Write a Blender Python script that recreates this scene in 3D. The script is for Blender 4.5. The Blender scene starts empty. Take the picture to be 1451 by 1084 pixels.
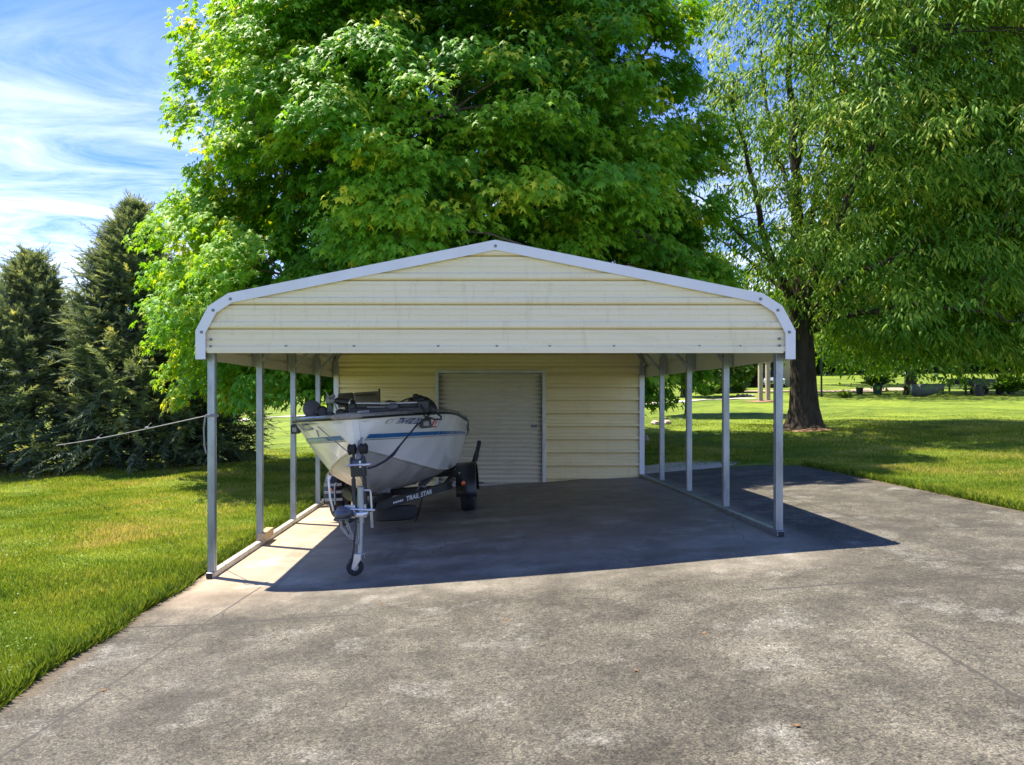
import bpy, math, random
import numpy as np
from mathutils import Vector, Matrix
random.seed(7); rng = np.random.default_rng(11)
SKYTINT = (.088, .200, .48); EXPOSURE = 1.98
R = math.radians
scene = bpy.context.scene
COL = scene.collection
F, VX, VY, CH = 1054.0, 683.0, 563.0, 1.6      # focal length and vanishing point in photo pixels, eye height

# ------------------------------------------------------------------ terrain
AX = np.array([-60., -30., -11., -2.6, -1.2, 0., 1.1, 2.75, 6., 10., 30., 80.])
AZ = np.array([-2.7, -2.5, -2.12, -1.735, -1.665, -1.56, -1.465, -1.33, -1.18, -1.05, -0.9, -0.7])
BY = np.array([-60., 11.3, 13.4, 16., 19., 30., 45., 60., 85., 110., 150., 300.])
BZ = np.array([0., 0., .0, .03, .15, .45, .95, 1.5, 2.9, 4.7, 8., 17.])
def rel(x, y):
    x = np.asarray(x, float); y = np.asarray(y, float)
    a = sum(np.interp(x + d, AX, AZ) for d in (-1.0, -.5, 0, .5, 1.0)) / 5
    k = np.interp(x, [-40, -6, 4, 12], [.55, .6, 1., 1.])
    b = sum(np.interp(y + d, BY, BZ) for d in (-1.0, -.5, 0, .5, 1.0)) / 5
    dip = np.interp(x, [-4, -2.7, 0, 2.7, 6], [.0, .0, .03, .10, .0]) * np.interp(y, [9.5, 11.5, 13.2, 14.5, 17], [0, .35, 1, .6, 0])
    return a + b * k - dip
def g(x, y): return rel(x, y) + CH
def gf(x, y): return float(g(x, y))
def P(px, py, Y): return Vector(((px - VX) * Y / F, Y, CH + (VY - py) * Y / F))
def GP(px, py):
    """where the line of sight through photo pixel px, py meets the ground"""
    ys = np.arange(2.5, 260, .05)
    z = (VY - py) * ys / F
    d = z - rel((px - VX) * ys / F, ys)
    i = np.argmax(d <= 0)
    Y = float(ys[i]); X = (px - VX) * Y / F
    return Vector((X, Y, gf(X, Y)))
SX0, SX1, SYB, SYR = -2.70, 5.6, 16.8, 13.5     # concrete pad

# ------------------------------------------------------------------ materials
def newmat(name):
    m = bpy.data.materials.new(name); m.use_nodes = True
    nt = m.node_tree; nt.nodes.clear()
    out = nt.nodes.new('ShaderNodeOutputMaterial')
    return m, nt, out
def nd(nt, t, **kw):
    n = nt.nodes.new(t)
    for k, v in kw.items():
        if k in n.inputs: n.inputs[k].default_value = v
        else: setattr(n, k, v)
    return n
def lk(nt, a, b): nt.links.new(a, b)
def ramp(nt, fac, stops):
    r = nt.nodes.new('ShaderNodeValToRGB')
    el = r.color_ramp.elements
    while len(el) < len(stops): el.new(.5)
    for e, (p, c) in zip(el, stops):
        e.position = p; e.color = (*c, 1) if len(c) == 3 else c
    lk(nt, fac, r.inputs[0]); return r.outputs[0]
def mixc(nt, fac, a, b, mode='MIX'):
    m = nt.nodes.new('ShaderNodeMix'); m.data_type = 'RGBA'; m.blend_type = mode
    for s, v in ((m.inputs[0], fac), (m.inputs[6], a), (m.inputs[7], b)):
        if isinstance(v, (int, float)): s.default_value = v
        elif isinstance(v, tuple): s.default_value = (*v, 1)
        else: lk(nt, v, s)
    return m.outputs[2]
def noise(nt, scale, detail=4, rough=.55, co='Object', stretch=None, dist=0):
    tc = nt.nodes.new('ShaderNodeTexCoord'); v = tc.outputs[co]
    if stretch:
        mp = nt.nodes.new('ShaderNodeMapping'); mp.inputs['Scale'].default_value = stretch
        lk(nt, v, mp.inputs[0]); v = mp.outputs[0]
    n = nd(nt, 'ShaderNodeTexNoise', Scale=scale, Detail=detail, Roughness=rough, Distortion=dist)
    lk(nt, v, n.inputs['Vector']); return n.outputs['Fac']
def math_(nt, op, a, b=0, c=None):
    m = nt.nodes.new('ShaderNodeMath'); m.operation = op
    for i, v in enumerate((a, b) if c is None else (a, b, c)):
        if isinstance(v, (int, float)): m.inputs[i].default_value = v
        else: lk(nt, v, m.inputs[i])
    return m.outputs[0]
def simple(name, c, rough=.5, metal=0, var=.25, scale=6, bump=0, bscale=60, stretch=None, spec=.5, rvar=.12, coat=0):
    """a colour broken up by two octaves of dirt, with uneven gloss"""
    m, nt, out = newmat(name)
    b = nt.nodes.new('ShaderNodeBsdfPrincipled')
    n1 = noise(nt, scale, 6, .6, stretch=stretch)
    dark = tuple(x * (1 - var) for x in c); lite = tuple(min(1, x * (1 + var * .35)) for x in c)
    col = ramp(nt, n1, [(.3, dark), (.55, c), (.75, lite)])
    lk(nt, col, b.inputs['Base Color'])
    n2 = noise(nt, scale * 3.1, 4)
    rr = math_(nt, 'MULTIPLY_ADD', n2, rvar * 2, rough - rvar)
    lk(nt, rr, b.inputs['Roughness'])
    b.inputs['Metallic'].default_value = metal
    b.inputs['Specular IOR Level'].default_value = spec
    if coat: b.inputs['Coat Weight'].default_value = coat
    if bump:
        bn = noise(nt, bscale, 5, stretch=stretch)
        bp = nd(nt, 'ShaderNodeBump', Strength=bump, Distance=.04 if 'bark' in name else .01); lk(nt, bn, bp.inputs['Height'])
        lk(nt, bp.outputs[0], b.inputs['Normal'])
    lk(nt, b.outputs[0], out.inputs[0]); return m
def leafmat(name, stops, trans=.45, rough=.45, tmul=(1.25, 1.2, .55), spec=.35):
    m, nt, out = newmat(name)
    at = nt.nodes.new('ShaderNodeAttribute'); at.attribute_name = 'var'
    col = ramp(nt, at.outputs['Fac'], stops)
    b = nt.nodes.new('ShaderNodeBsdfPrincipled')
    lk(nt, col, b.inputs['Base Color']); b.inputs['Roughness'].default_value = rough
    b.inputs['Specular IOR Level'].default_value = spec
    t = nt.nodes.new('ShaderNodeBsdfTranslucent')
    tcol = mixc(nt, 1.0, col, tmul, 'MULTIPLY'); lk(nt, tcol, t.inputs[0])
    mx = nt.nodes.new('ShaderNodeMixShader'); mx.inputs[0].default_value = trans
    lk(nt, b.outputs[0], mx.inputs[1]); lk(nt, t.outputs[0], mx.inputs[2])
    lk(nt, mx.outputs[0], out.inputs[0]); return m

M = {}
M['cream'] = None
def panelmat(name, base, stain, streak, rough):
    m, nt, out = newmat(name)
    b = nt.nodes.new('ShaderNodeBsdfPrincipled')
    n1 = noise(nt, 1.6, 7, .65, stretch=(.35, 1, 5))
    n2 = noise(nt, 14, 5, .6, stretch=(.2, .2, 1.6))
    streak = tuple((a * .4 + b * .6) for a, b in zip(streak, base)); c = ramp(nt, n1, [(.25, streak), (.55, base), (.8, tuple(min(1, x * 1.05) for x in base))])
    c = mixc(nt, ramp(nt, n2, [(.56, (0, 0, 0)), (.85, (.30, .30, .30))]), c, stain)
    n3 = noise(nt, 5, 6, .7, stretch=(2.2, 1, .35)); c = mixc(nt, ramp(nt, n3, [(.56, (0, 0, 0)), (.75, (.38, .38, .38))]), c, stain)
    sp = noise(nt, 55, 2, .5)
    c = mixc(nt, ramp(nt, sp, [(.72, (0, 0, 0)), (.76, (.6, .6, .6))]), c, tuple(x * .35 for x in base))
    lk(nt, c, b.inputs['Base Color'])
    lk(nt, math_(nt, 'MULTIPLY_ADD', n2, .3, rough), b.inputs['Roughness'])
    bp = nd(nt, 'ShaderNodeBump', Strength=.35, Distance=.02); lk(nt, noise(nt, 1.6, 3, stretch=(1, .6, 2.4)), bp.inputs['Height'])
    lk(nt, bp.outputs[0], b.inputs['Normal'])
    lk(nt, b.outputs[0], out.inputs[0]); return m
M['cream'] = panelmat('cream_sheet_metal', (.87, .76, .49), (.58, .42, .20), (.76, .61, .34), .30)
M['wall'] = panelmat('wall_sheet_metal', (.88, .74, .40), (.62, .48, .20), (.76, .61, .30), .34)
M['doorsheet'] = panelmat('door_sheet', (.68, .62, .48), (.44, .39, .28), (.56, .50, .37), .36)
M['roofin'] = panelmat('roof_sheet', (.66, .62, .52), (.50, .42, .28), (.58, .52, .42), .4)
M['trim'] = simple('white_trim', (.78, .77, .74), .38, 0, .08, 3)
M['galv'] = simple('galvanised_steel', (.36, .39, .41), .42, .8, .35, 9, .1, 40, stretch=(1, 1, .3))
M['galvd'] = simple('dull_galvanised', (.50, .49, .45), .5, .5, .3, 9)
M['screw'] = simple('screw_head', (.22, .21, .2), .45, .6)
M['frame'] = simple('door_frame', (.62, .64, .60), .4, .2, .2, 5)
M['rubber'] = simple('tyre_rubber', (.022, .022, .024), .75, 0, .4, 14, .25, 70)
M['blackpaint'] = simple('black_paint', (.016, .017, .02), .35, 0, .3, 8, spec=.5)
M['blackplastic'] = simple('black_plastic', (.02, .021, .024), .42, 0, .35, 10)
M['darkgrey'] = simple('dark_grey_plastic', (.10, .105, .12), .5, 0, .3, 10)
M['midgrey'] = simple('grey_plastic', (.30, .31, .32), .55, 0, .25, 10)
M['chrome'] = simple('zinc_plate', (.66, .67, .68), .42, .9, .15, 12)
M['rim'] = simple('grey_rim', (.45, .46, .47), .4, .7, .3, 12)
M['white'] = simple('white_lettering', (.82, .82, .8), .45, 0, .05)
M['bluelet'] = simple('blue_lettering', (.02, .06, .25), .4, 0, .1)
M['red'] = simple('red_decal', (.55, .06, .05), .4, 0, .1)
M['hullw'] = simple('white_gelcoat', (.88, .89, .86), .20, 0, .10, 2.2, coat=.3, rvar=.06)
M['alu'] = simple('bare_aluminium', (.58, .55, .49), .45, .35, .30, 3.5, .06, 18, rvar=.1)
M['blue'] = simple('blue_stripe', (.04, .17, .42), .25, 0, .2, 4)
M['sky_stripe'] = simple('pale_blue_stripe', (.30, .42, .50), .3, 0, .2, 4)
M['carpet'] = simple('deck_carpet', (.06, .06, .065), .95, 0, .4, 20, .5, 120)
M['vinyl'] = simple('tan_vinyl', (.22, .19, .12), .55, 0, .25, 6)
M['vinyld'] = simple('brown_vinyl', (.10, .085, .06), .55, 0, .25, 6)
M['amber'] = simple('amber_lens', (.75, .14, .02), .2, 0, .1)
M['rope'] = simple('grey_cord', (.30, .29, .28), .8, 0, .3, 30, .4, 200)
M['board'] = simple('pine_board', (.50, .36, .20), .7, 0, .35, 5, .3, 30, stretch=(6, 1, 6))
M['post'] = simple('weathered_timber', (.42, .34, .23), .8, 0, .35, 4, .3, 25, stretch=(5, 5, .6))
M['bark'] = simple('tree_bark', (.085, .068, .05), .9, 0, .55, 5, 1.0, 16, stretch=(1.6, 1.6, .35), spec=.15)
M['barkg'] = simple('grey_bark', (.12, .105, .085), .9, 0, .5, 6, 1.0, 18, stretch=(1.5, 1.5, .4), spec=.15)
M['maple'] = leafmat('maple_leaf', [(0, (.055, .190, .018)), (.40, (.125, .325, .024)), (.75, (.260, .455, .032)), (.97, (.54, .60, .05))], .42, .5, (1.8, 1.5, .4), .22)
M['narrow'] = leafmat('narrow_leaf', [(0, (.050, .140, .018)), (.5, (.125, .270, .026)), (.85, (.290, .420, .04)), (1, (.50, .52, .08))], .38, .48, (1.6, 1.5, .4), .18)
M['needle'] = leafmat('conifer_spray', [(0, (.090, .130, .085)), (.5, (.190, .250, .150)), (.85, (.34, .39, .19)), (1, (.50, .50, .18))], .35, .6, (1.3, 1.2, .6), .15)
M['farleaf'] = leafmat('far_leaf', [(0, (.045, .115, .020)), (.5, (.105, .215, .030)), (1, (.26, .36, .05))], .42, .5, (1.6, 1.5, .45))
M['woodleaf'] = leafmat('wood_leaf', [(0, (.022, .060, .014)), (.5, (.050, .110, .020)), (1, (.13, .20, .035))], .35, .6, (1.5, 1.4, .45), .1)
M['limeleaf'] = leafmat('lime_leaf', [(0, (.12, .22, .03)), (1, (.30, .42, .06))], .4, .5, (1.5, 1.3, .5))
M['grassblade'] = leafmat('grass_blade', [(0, (.050, .110, .012)), (.40, (.165, .268, .026)), (.72, (.345, .415, .048)), (1, (.60, .50, .19))], .42, .55, (1.3, 1.2, .5), .25)
M['deadleaf'] = simple('dry_leaf', (.20, .11, .04), .8, 0, .4, 40)
M['dirt'] = simple('red_soil', (.30, .17, .09), .95, 0, .4, 8, .6, 40)
M['stone'] = simple('pale_stone', (.46, .36, .32), .85, 0, .35, 6, .6, 20)
M['pathm'] = simple('pale_path', (.52, .47, .38), .9, 0, .25, 3, .3, 30)
M['gravel'] = simple('tan_gravel', (.42, .31, .21), .95, 0, .3, 2, .6, 60)
M['glass'] = simple('dark_glass', (.03, .04, .05), .08, 0, .1, spec=.8)
M['carpaint'] = simple('silver_paint', (.45, .50, .55), .25, .5, .1, coat=.5)
M['brick'] = simple('brown_brick', (.20, .11, .08), .9, 0, .4, 12, .4, 40)
M['siding'] = simple('tan_siding', (.52, .42, .27), .7, 0, .15, 4)
M['darkroom'] = simple('dark_interior', (.012, .012, .012), .9)
M['shingle'] = simple('grey_shingle', (.13, .12, .11), .9, 0, .3, 12)
M['tub'] = simple('green_tub', (.02, .07, .05), .5, 0, .3)
M['tarp'] = simple('grey_hull', (.10, .115, .11), .6, 0, .3, 3)
M['darkwood'] = simple('dark_stained_timber', (.075, .05, .035), .8, 0, .3, 6)

# lawn
m, nt, out = newmat('lawn_turf'); b = nt.nodes.new('ShaderNodeBsdfPrincipled')
big = noise(nt, .30, 5, .6); mid = noise(nt, 2.2, 6, .65); fine = noise(nt, 35, 4, .7)
c = ramp(nt, mid, [(.30, (.050, .090, .010)), (.52, (.130, .180, .018)), (.72, (.235, .265, .036))])
c2 = ramp(nt, mid, [(.30, (.135, .190, .018)), (.6, (.265, .325, .036))])
c = mixc(nt, ramp(nt, big, [(.42, (0, 0, 0)), (.6, (1, 1, 1))]), c, c2)
c = mixc(nt, ramp(nt, fine, [(.35, (.55, .55, .55)), (.62, (0, 0, 0))]), c, (.07, .13, .018))
bare = noise(nt, .85, 5, .7)
c = mixc(nt, ramp(nt, bare, [(.66, (0, 0, 0)), (.78, (.6, .6, .6))]), c, (.23, .17, .085))
lk(nt, c, b.inputs['Base Color']); b.inputs['Roughness'].default_value = .9; b.inputs['Specular IOR Level'].default_value = .15
bp = nd(nt, 'ShaderNodeBump', Strength=.7, Distance=.04); lk(nt, noise(nt, 22, 6, .7), bp.inputs['Height']); lk(nt, bp.outputs[0], b.inputs['Normal'])
lk(nt, b.outputs[0], out.inputs[0]); M['lawn'] = m

# concrete, with its joints, stains and wear
def concrete():
    m, nt, out = newmat('weathered_concrete'); b = nt.nodes.new('ShaderNodeBsdfPrincipled')
    tc = nt.nodes.new('ShaderNodeTexCoord'); sx = nt.nodes.new('ShaderNodeSeparateXYZ'); lk(nt, tc.outputs['Object'], sx.inputs[0])
    X, Y = sx.outputs[0], sx.outputs[1]
    blot = noise(nt, .75, 7, .62, dist=.4); blot2 = noise(nt, 2.6, 6, .65); spk = noise(nt, 95, 5, .75); worm = noise(nt, 42, 4, .75, dist=1.6)
    c = ramp(nt, blot, [(.30, (.036, .031, .022)), (.46, (.088, .077, .057)), (.58, (.136, .121, .091)), (.74, (.235, .212, .168))])
    c = mixc(nt, .55, c, ramp(nt, blot2, [(.30, (.034, .029, .021)), (.5, (.102, .090, .067)), (.70, (.225, .202, .158))]))
    # pale washed patches
    w = noise(nt, 1.7, 8, .72)
    c = mixc(nt, ramp(nt, w, [(.55, (0, 0, 0)), (.74, (.58, .58, .58))]), c, (.40, .38, .335))
    # coarse aggregate on the open drive, smoother under the roof
    im = nd(nt, 'ShaderNodeMapRange', interpolation_type='SMOOTHSTEP'); lk(nt, math_(nt, 'ADD', Y, math_(nt, 'MULTIPLY', blot2, .8)), im.inputs[0]); im.inputs[1].default_value = 5.8; im.inputs[2].default_value = 7.6
    ix = nd(nt, 'ShaderNodeMapRange', interpolation_type='SMOOTHSTEP'); lk(nt, math_(nt, 'ABSOLUTE', math_(nt, 'SUBTRACT', X, .1)), ix.inputs[0]); ix.inputs[1].default_value = 3.1; ix.inputs[2].default_value = 2.7
    inside = math_(nt, 'MULTIPLY', im.outputs[0], ix.outputs[0])
    spc = ramp(nt, worm, [(.38, (.34, .33, .32)), (.5, (1, 1, 1)), (.63, (2.0, 1.96, 1.86))])
    rough_c = mixc(nt, 1.0, c, spc, 'MULTIPLY')
    rough_c = mixc(nt, .6, rough_c, mixc(nt, 1.0, rough_c, ramp(nt, spk, [(.32, (.35, .35, .34)), (.5, (1, 1, 1)), (.68, (1.8, 1.8, 1.8))]), 'MULTIPLY'))
    streak = noise(nt, 1.1, 6, .65, stretch=(.5, 2.4, 1))
    sm = mixc(nt, .5, c, ramp(nt, streak, [(.3, (.060, .055, .047)), (.55, (.125, .115, .097)), (.75, (.24, .225, .195))]))
    rust = math_(nt, 'MULTIPLY', ramp(nt, X, [(0, (0, 0, 0)), (1, (0, 0, 0))]), 1)
    tintm = nd(nt, 'ShaderNodeMapRange'); lk(nt, X, tintm.inputs[0]); tintm.inputs[1].default_value = -1.2; tintm.inputs[2].default_value = -2.3
    sm = mixc(nt, math_(nt, 'MULTIPLY', tintm.outputs[0], .75), sm, mixc(nt, .5, c, (.36, .265, .175)))  # tan tint growing towards the left edge
    rough_c = mixc(nt, 1.0, rough_c, (.66, .675, .675), 'MULTIPLY'); sm = mixc(nt, 1.0, sm, (2.15, 2.12, 2.06), 'MULTIPLY'); c = mixc(nt, math_(nt, 'MULTIPLY', inside, .9), rough_c, sm)  # floor under the roof coloured lighter to lift its shade
    # joints
    def joint(coord, at, width, wob, lo=None, hi=None, other=None):
        wn = noise(nt, wob[0], 3, .6)
        d = math_(nt, 'ABSOLUTE', math_(nt, 'ADD', math_(nt, 'SUBTRACT', coord, at), math_(nt, 'MULTIPLY', math_(nt, 'SUBTRACT', wn, .5), wob[1])))
        r = math_(nt, 'LESS_THAN', d, width)
        if lo is not None: r = math_(nt, 'MULTIPLY', r, math_(nt, 'GREATER_THAN', other, lo))
        if hi is not None: r = math_(nt, 'MULTIPLY', r, math_(nt, 'LESS_THAN', other, hi))
        return r
    tilt = math_(nt, 'ADD', X, math_(nt, 'MULTIPLY', Y, -.10))
    js = [joint(tilt, -2.62, .010, (1.2, .03), None, 6.6, Y), joint(Y, 5.52, .018, (.9, .14), None, -.9, X), joint(Y, 5.3, .017, (1.1, .12), 2.0, None, X),
          joint(X, 3.88, .013, (.8, .08), 5.7, 13.6, Y), joint(Y, 5.75, .008, (1.2, .2), 3.7, None, X), joint(X, 2.42, .011, (1.6, .14), 2.6, 4.25, Y), joint(Y, 9.9, .006, (1, .03), None, None, X)]
    vo = nd(nt, 'ShaderNodeTexVoronoi', feature='DISTANCE_TO_EDGE', Scale=.30); dn = nt.nodes.new('ShaderNodeTexNoise'); dn.inputs['Scale'].default_value = 1.8; dn.inputs['Detail'].default_value = 6; lk(nt, tc.outputs['Object'], dn.inputs[0])
    vv = nt.nodes.new('ShaderNodeVectorMath'); vv.operation = 'MULTIPLY_ADD'; lk(nt, dn.outputs['Color'], vv.inputs[0]); vv.inputs[1].default_value = (.55, .55, 0); lk(nt, tc.outputs['Object'], vv.inputs[2]); lk(nt, vv.outputs[0], vo.inputs['Vector'])
    crack = math_(nt, 'MULTIPLY', math_(nt, 'LESS_THAN', vo.outputs['Distance'], .0010), math_(nt, 'GREATER_THAN', noise(nt, .45, 2), .55))
    tyre = noise(nt, 1.0, 5, .6, stretch=(2.6, .22, 1)); c = mixc(nt, ramp(nt, tyre, [(.57, (0, 0, 0)), (.72, (.42, .42, .42))]), c, (.055, .050, .043))
    ed = math_(nt, 'MINIMUM', math_(nt, 'ABSOLUTE', math_(nt, 'SUBTRACT', X, SX0)), math_(nt, 'ABSOLUTE', math_(nt, 'SUBTRACT', X, SX1)))
    em = nd(nt, 'ShaderNodeMapRange', interpolation_type='SMOOTHSTEP'); lk(nt, math_(nt, 'ADD', ed, math_(nt, 'MULTIPLY', math_(nt, 'SUBTRACT', blot2, .5), -.5)), em.inputs[0]); em.inputs[1].default_value = .16; em.inputs[2].default_value = .0
    c = mixc(nt, math_(nt, 'MULTIPLY', em.outputs[0], .75), c, (.105, .078, .046))
    js.append(crack); s = js[0]
    for j in js[1:]: s = math_(nt, 'MAXIMUM', s, j)
    c = mixc(nt, math_(nt, 'MULTIPLY', s, .8), c, (.045, .04, .033))
    lk(nt, c, b.inputs['Base Color'])
    rg = math_(nt, 'MULTIPLY_ADD', inside, -.28, .85); rg = math_(nt, 'MULTIPLY_ADD', math_(nt, 'SUBTRACT', streak, .5), .5, rg)
    lk(nt, rg, b.inputs['Roughness']); b.inputs['Specular IOR Level'].default_value = .4
    hb = math_(nt, 'ADD', math_(nt, 'MULTIPLY', worm, math_(nt, 'MULTIPLY_ADD', inside, -.8, 1.0)), math_(nt, 'MULTIPLY', s, -1.5))
    bp = nd(nt, 'ShaderNodeBump', Strength=.5, Distance=.008); lk(nt, hb, bp.inputs['Height']); lk(nt, bp.outputs[0], b.inputs['Normal'])
    lk(nt, b.outputs[0], out.inputs[0]); return m
M['concrete'] = concrete()

# ------------------------------------------------------------------ object helpers
def link(o, parent=None):
    COL.objects.link(o)
    if parent is not None: o.parent = parent
    return o
def tag(o, label=None, cat=None, group=None, kind=None):
    for k, v in (('label', label), ('category', cat), ('group', group), ('kind', kind)):
        if v: o[k] = v
    return o
def thing(name, label, cat, loc=(0, 0, 0), rot=(0, 0, 0), group=None):
    o = bpy.data.objects.new(name, None); o.empty_display_size = .2
    link(o); o.location = loc; o.rotation_euler = rot
    return tag(o, label, cat, group)

class MB:
    def __init__(s): s.v, s.f, s.mi = [], [], []
    def add(s, vs, fs, mi=0):
        n = len(s.v); s.v += [tuple(v) for v in vs]
        s.f += [tuple(i + n for i in f) for f in fs]; s.mi += [mi] * len(fs); return s
    def box(s, c, d, rot=None, mi=0):
        hx, hy, hz = d[0] / 2, d[1] / 2, d[2] / 2
        vs = [Vector((x, y, z)) for x in (-hx, hx) for y in (-hy, hy) for z in (-hz, hz)]
        if rot is not None:
            q = rot if isinstance(rot, Matrix) else Matrix.Rotation(rot[2], 3, 'Z') @ Matrix.Rotation(rot[1], 3, 'Y') @ Matrix.Rotation(rot[0], 3, 'X')
            vs = [q @ v for v in vs]
        c = Vector(c)
        return s.add([v + c for v in vs], [(0, 1, 3, 2), (4, 6, 7, 5), (0, 4, 5, 1), (2, 3, 7, 6), (0, 2, 6, 4), (1, 5, 7, 3)], mi)
    def bar(s, a, b, w, h, mi=0, up=(0, 0, 1)):
        a, b = Vector(a), Vector(b); d = (b - a); L = d.length; d.normalize()
        up = Vector(up)
        if abs(d.dot(up)) > .98: up = Vector((0, 1, 0))
        x = d.cross(up).normalized(); z = x.cross(d)
        return s.box((a + b) / 2, (w, L, h), Matrix((x, d, z)).transposed(), mi)
    def tube(s, pts, r, seg=8, mi=0, cap=True):
        pts = [Vector(p) for p in pts]; n = len(pts)
        rs = r if isinstance(r, (list, tuple)) else [r] * n
        base = len(s.v); ref = None
        for i, p in enumerate(pts):
            t = (pts[min(i + 1, n - 1)] - pts[max(i - 1, 0)]); t = t.normalized() if t.length > 1e-9 else Vector((0, 0, 1))
            if ref is None:
                ref = Vector((0, 0, 1)) if abs(t.z) < .9 else Vector((1, 0, 0))
            u = t.cross(ref)
            u = u.normalized() if u.length > 1e-6 else t.orthogonal().normalized()
            w = u.cross(t).normalized(); ref = w
            for k in range(seg):
                a = 2 * math.pi * k / seg
                s.v.append(tuple(p + (u * math.cos(a) + w * math.sin(a)) * rs[i]))
        for i in range(n - 1):
            for k in range(seg):
                k2 = (k + 1) % seg
                s.f.append((base + i * seg + k, base + i * seg + k2, base + (i + 1) * seg + k2, base + (i + 1) * seg + k)); s.mi.append(mi)
        if cap:
            s.f.append(tuple(base + k for k in range(seg))[::-1]); s.mi.append(mi)
            s.f.append(tuple(base + (n - 1) * seg + k for k in range(seg))); s.mi.append(mi)
        return s
    def lathe(s, prof, c, axis=(0, 0, 1), seg=24, mi=0):
        """prof: (radius, height along axis)"""
        q = Vector((0, 0, 1)).rotation_difference(Vector(axis).normalized()).to_matrix(); c = Vector(c)
        base = len(s.v); n = len(prof)
        for r, h in prof:
            for k in range(seg):
                a = 2 * math.pi * k / seg
                s.v.append(tuple(c + q @ Vector((max(r, 1e-4) * math.cos(a), max(r, 1e-4) * math.sin(a), h))))
        for i in range(n - 1):
            for k in range(seg):
                k2 = (k + 1) % seg
                s.f.append((base + i * seg + k, base + i * seg + k2, base + (i + 1) * seg + k2, base + (i + 1) * seg + k)); s.mi.append(mi)
        return s
    def grid(s, rows, mi=0, wrap=False):
        base = len(s.v); n = len(rows[0])
        for r in rows: s.v += [tuple(p) for p in r]
        for i in range(len(rows) - 1):
            for k in range(n if wrap else n - 1):
                k2 = (k + 1) % n
                s.f.append((base + i * n + k, base + i * n + k2, base + (i + 1) * n + k2, base + (i + 1) * n + k)); s.mi.append(mi)
        return s
    def prism(s, poly, d, mi=0):
        """poly: list of 3-D points, extruded by vector d"""
        n = len(poly); d = Vector(d)
        vs = [Vector(p) for p in poly] + [Vector(p) + d for p in poly]
        fs = [tuple(range(n))[::-1], tuple(range(n, 2 * n))] + [(i, (i + 1) % n, n + (i + 1) % n, n + i) for i in range(n)]
        return s.add(vs, fs, mi)
    def blob(s, c, r, seg=14, ring=9, rot=None, mi=0, jit=0):
        rows = []
        for i in range(ring + 1):
            th = math.pi * i / ring; row = []
            for k in range(seg):
                a = 2 * math.pi * k / seg
                j = 1 + jit * (random.random() - .5)
                v = Vector((r[0] * math.sin(th) * math.cos(a) * j, r[1] * math.sin(th) * math.sin(a) * j, r[2] * math.cos(th) * j))
                if rot is not None: v = rot @ v
                row.append(v + Vector(c))
            rows.append(row)
        return s.grid(rows, mi, True)
    def build(s, name, mats, parent=None, smooth=False, bevel=0, solid=0, label=None):
        me = bpy.data.meshes.new(name); me.from_pydata(s.v, [], s.f)
        for m in (mats if isinstance(mats, (list, tuple)) else [mats]): me.materials.append(m)
        me.polygons.foreach_set('material_index', s.mi)
        if smooth: me.polygons.foreach_set('use_smooth', [True] * len(me.polygons))
        me.update()
        import bmesh
        bm = bmesh.new(); bm.from_mesh(me); bmesh.ops.recalc_face_normals(bm, faces=bm.faces); bm.to_mesh(me); bm.free()
        o = bpy.data.objects.new(name, me); link(o, parent)
        if solid:
            q = o.modifiers.new('thick', 'SOLIDIFY'); q.thickness = solid; q.offset = 0
        if bevel:
            q = o.modifiers.new('edge', 'BEVEL'); q.width = bevel; q.segments = 2; q.limit_method = 'ANGLE'; q.angle_limit = R(40)
        if smooth and bevel == 0 and solid == 0:
            try: me.set_sharp_from_angle(angle=R(38))
            except Exception: pass
        if label: o['label'] = label
        return o

def foliage(name, mat, tv, tf, pos, tip, nor, size, var, parent=None, wid=None):
    """one mesh of many small leaves: template tv (k,3) x = side, y = tip, z = normal"""
    tv = np.asarray(tv, float); N = len(pos); k = len(tv)
    tip = tip / np.linalg.norm(tip, axis=1, keepdims=True)
    nor = nor - tip * np.sum(nor * tip, axis=1, keepdims=True)
    nor = nor / np.maximum(np.linalg.norm(nor, axis=1, keepdims=True), 1e-6)
    side = np.cross(tip, nor); w = np.ones(N) if wid is None else wid
    V = (pos[:, None, :] + size[:, None, None] * (tv[None, :, 0:1] * side[:, None, :] * w[:, None, None] + tv[None, :, 1:2] * tip[:, None, :] + tv[None, :, 2:3] * nor[:, None, :])).reshape(-1, 3)
    lens = np.array([len(f) for f in tf]); idx = np.concatenate([np.array(f) for f in tf])
    L = (np.arange(N)[:, None] * k + idx[None, :]).reshape(-1)
    tot = np.tile(lens, N); st = np.concatenate([[0], np.cumsum(tot)[:-1]])
    me = bpy.data.meshes.new(name)
    me.vertices.add(len(V)); me.vertices.foreach_set('co', V.astype(np.float32).ravel())
    me.loops.add(len(L)); me.loops.foreach_set('vertex_index', L.astype(np.int32))
    me.polygons.add(len(st)); me.polygons.foreach_set('loop_start', st.astype(np.int32))
    me.update(calc_edges=True)
    a = me.attributes.new('var', 'FLOAT', 'POINT'); a.data.foreach_set('value', np.repeat(var, k).astype(np.float32))
    me.materials.append(mat)
    o = bpy.data.objects.new(name, me); link(o, parent); return o

def unit(v): return v / np.maximum(np.linalg.norm(v, axis=-1, keepdims=True), 1e-9)

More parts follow.
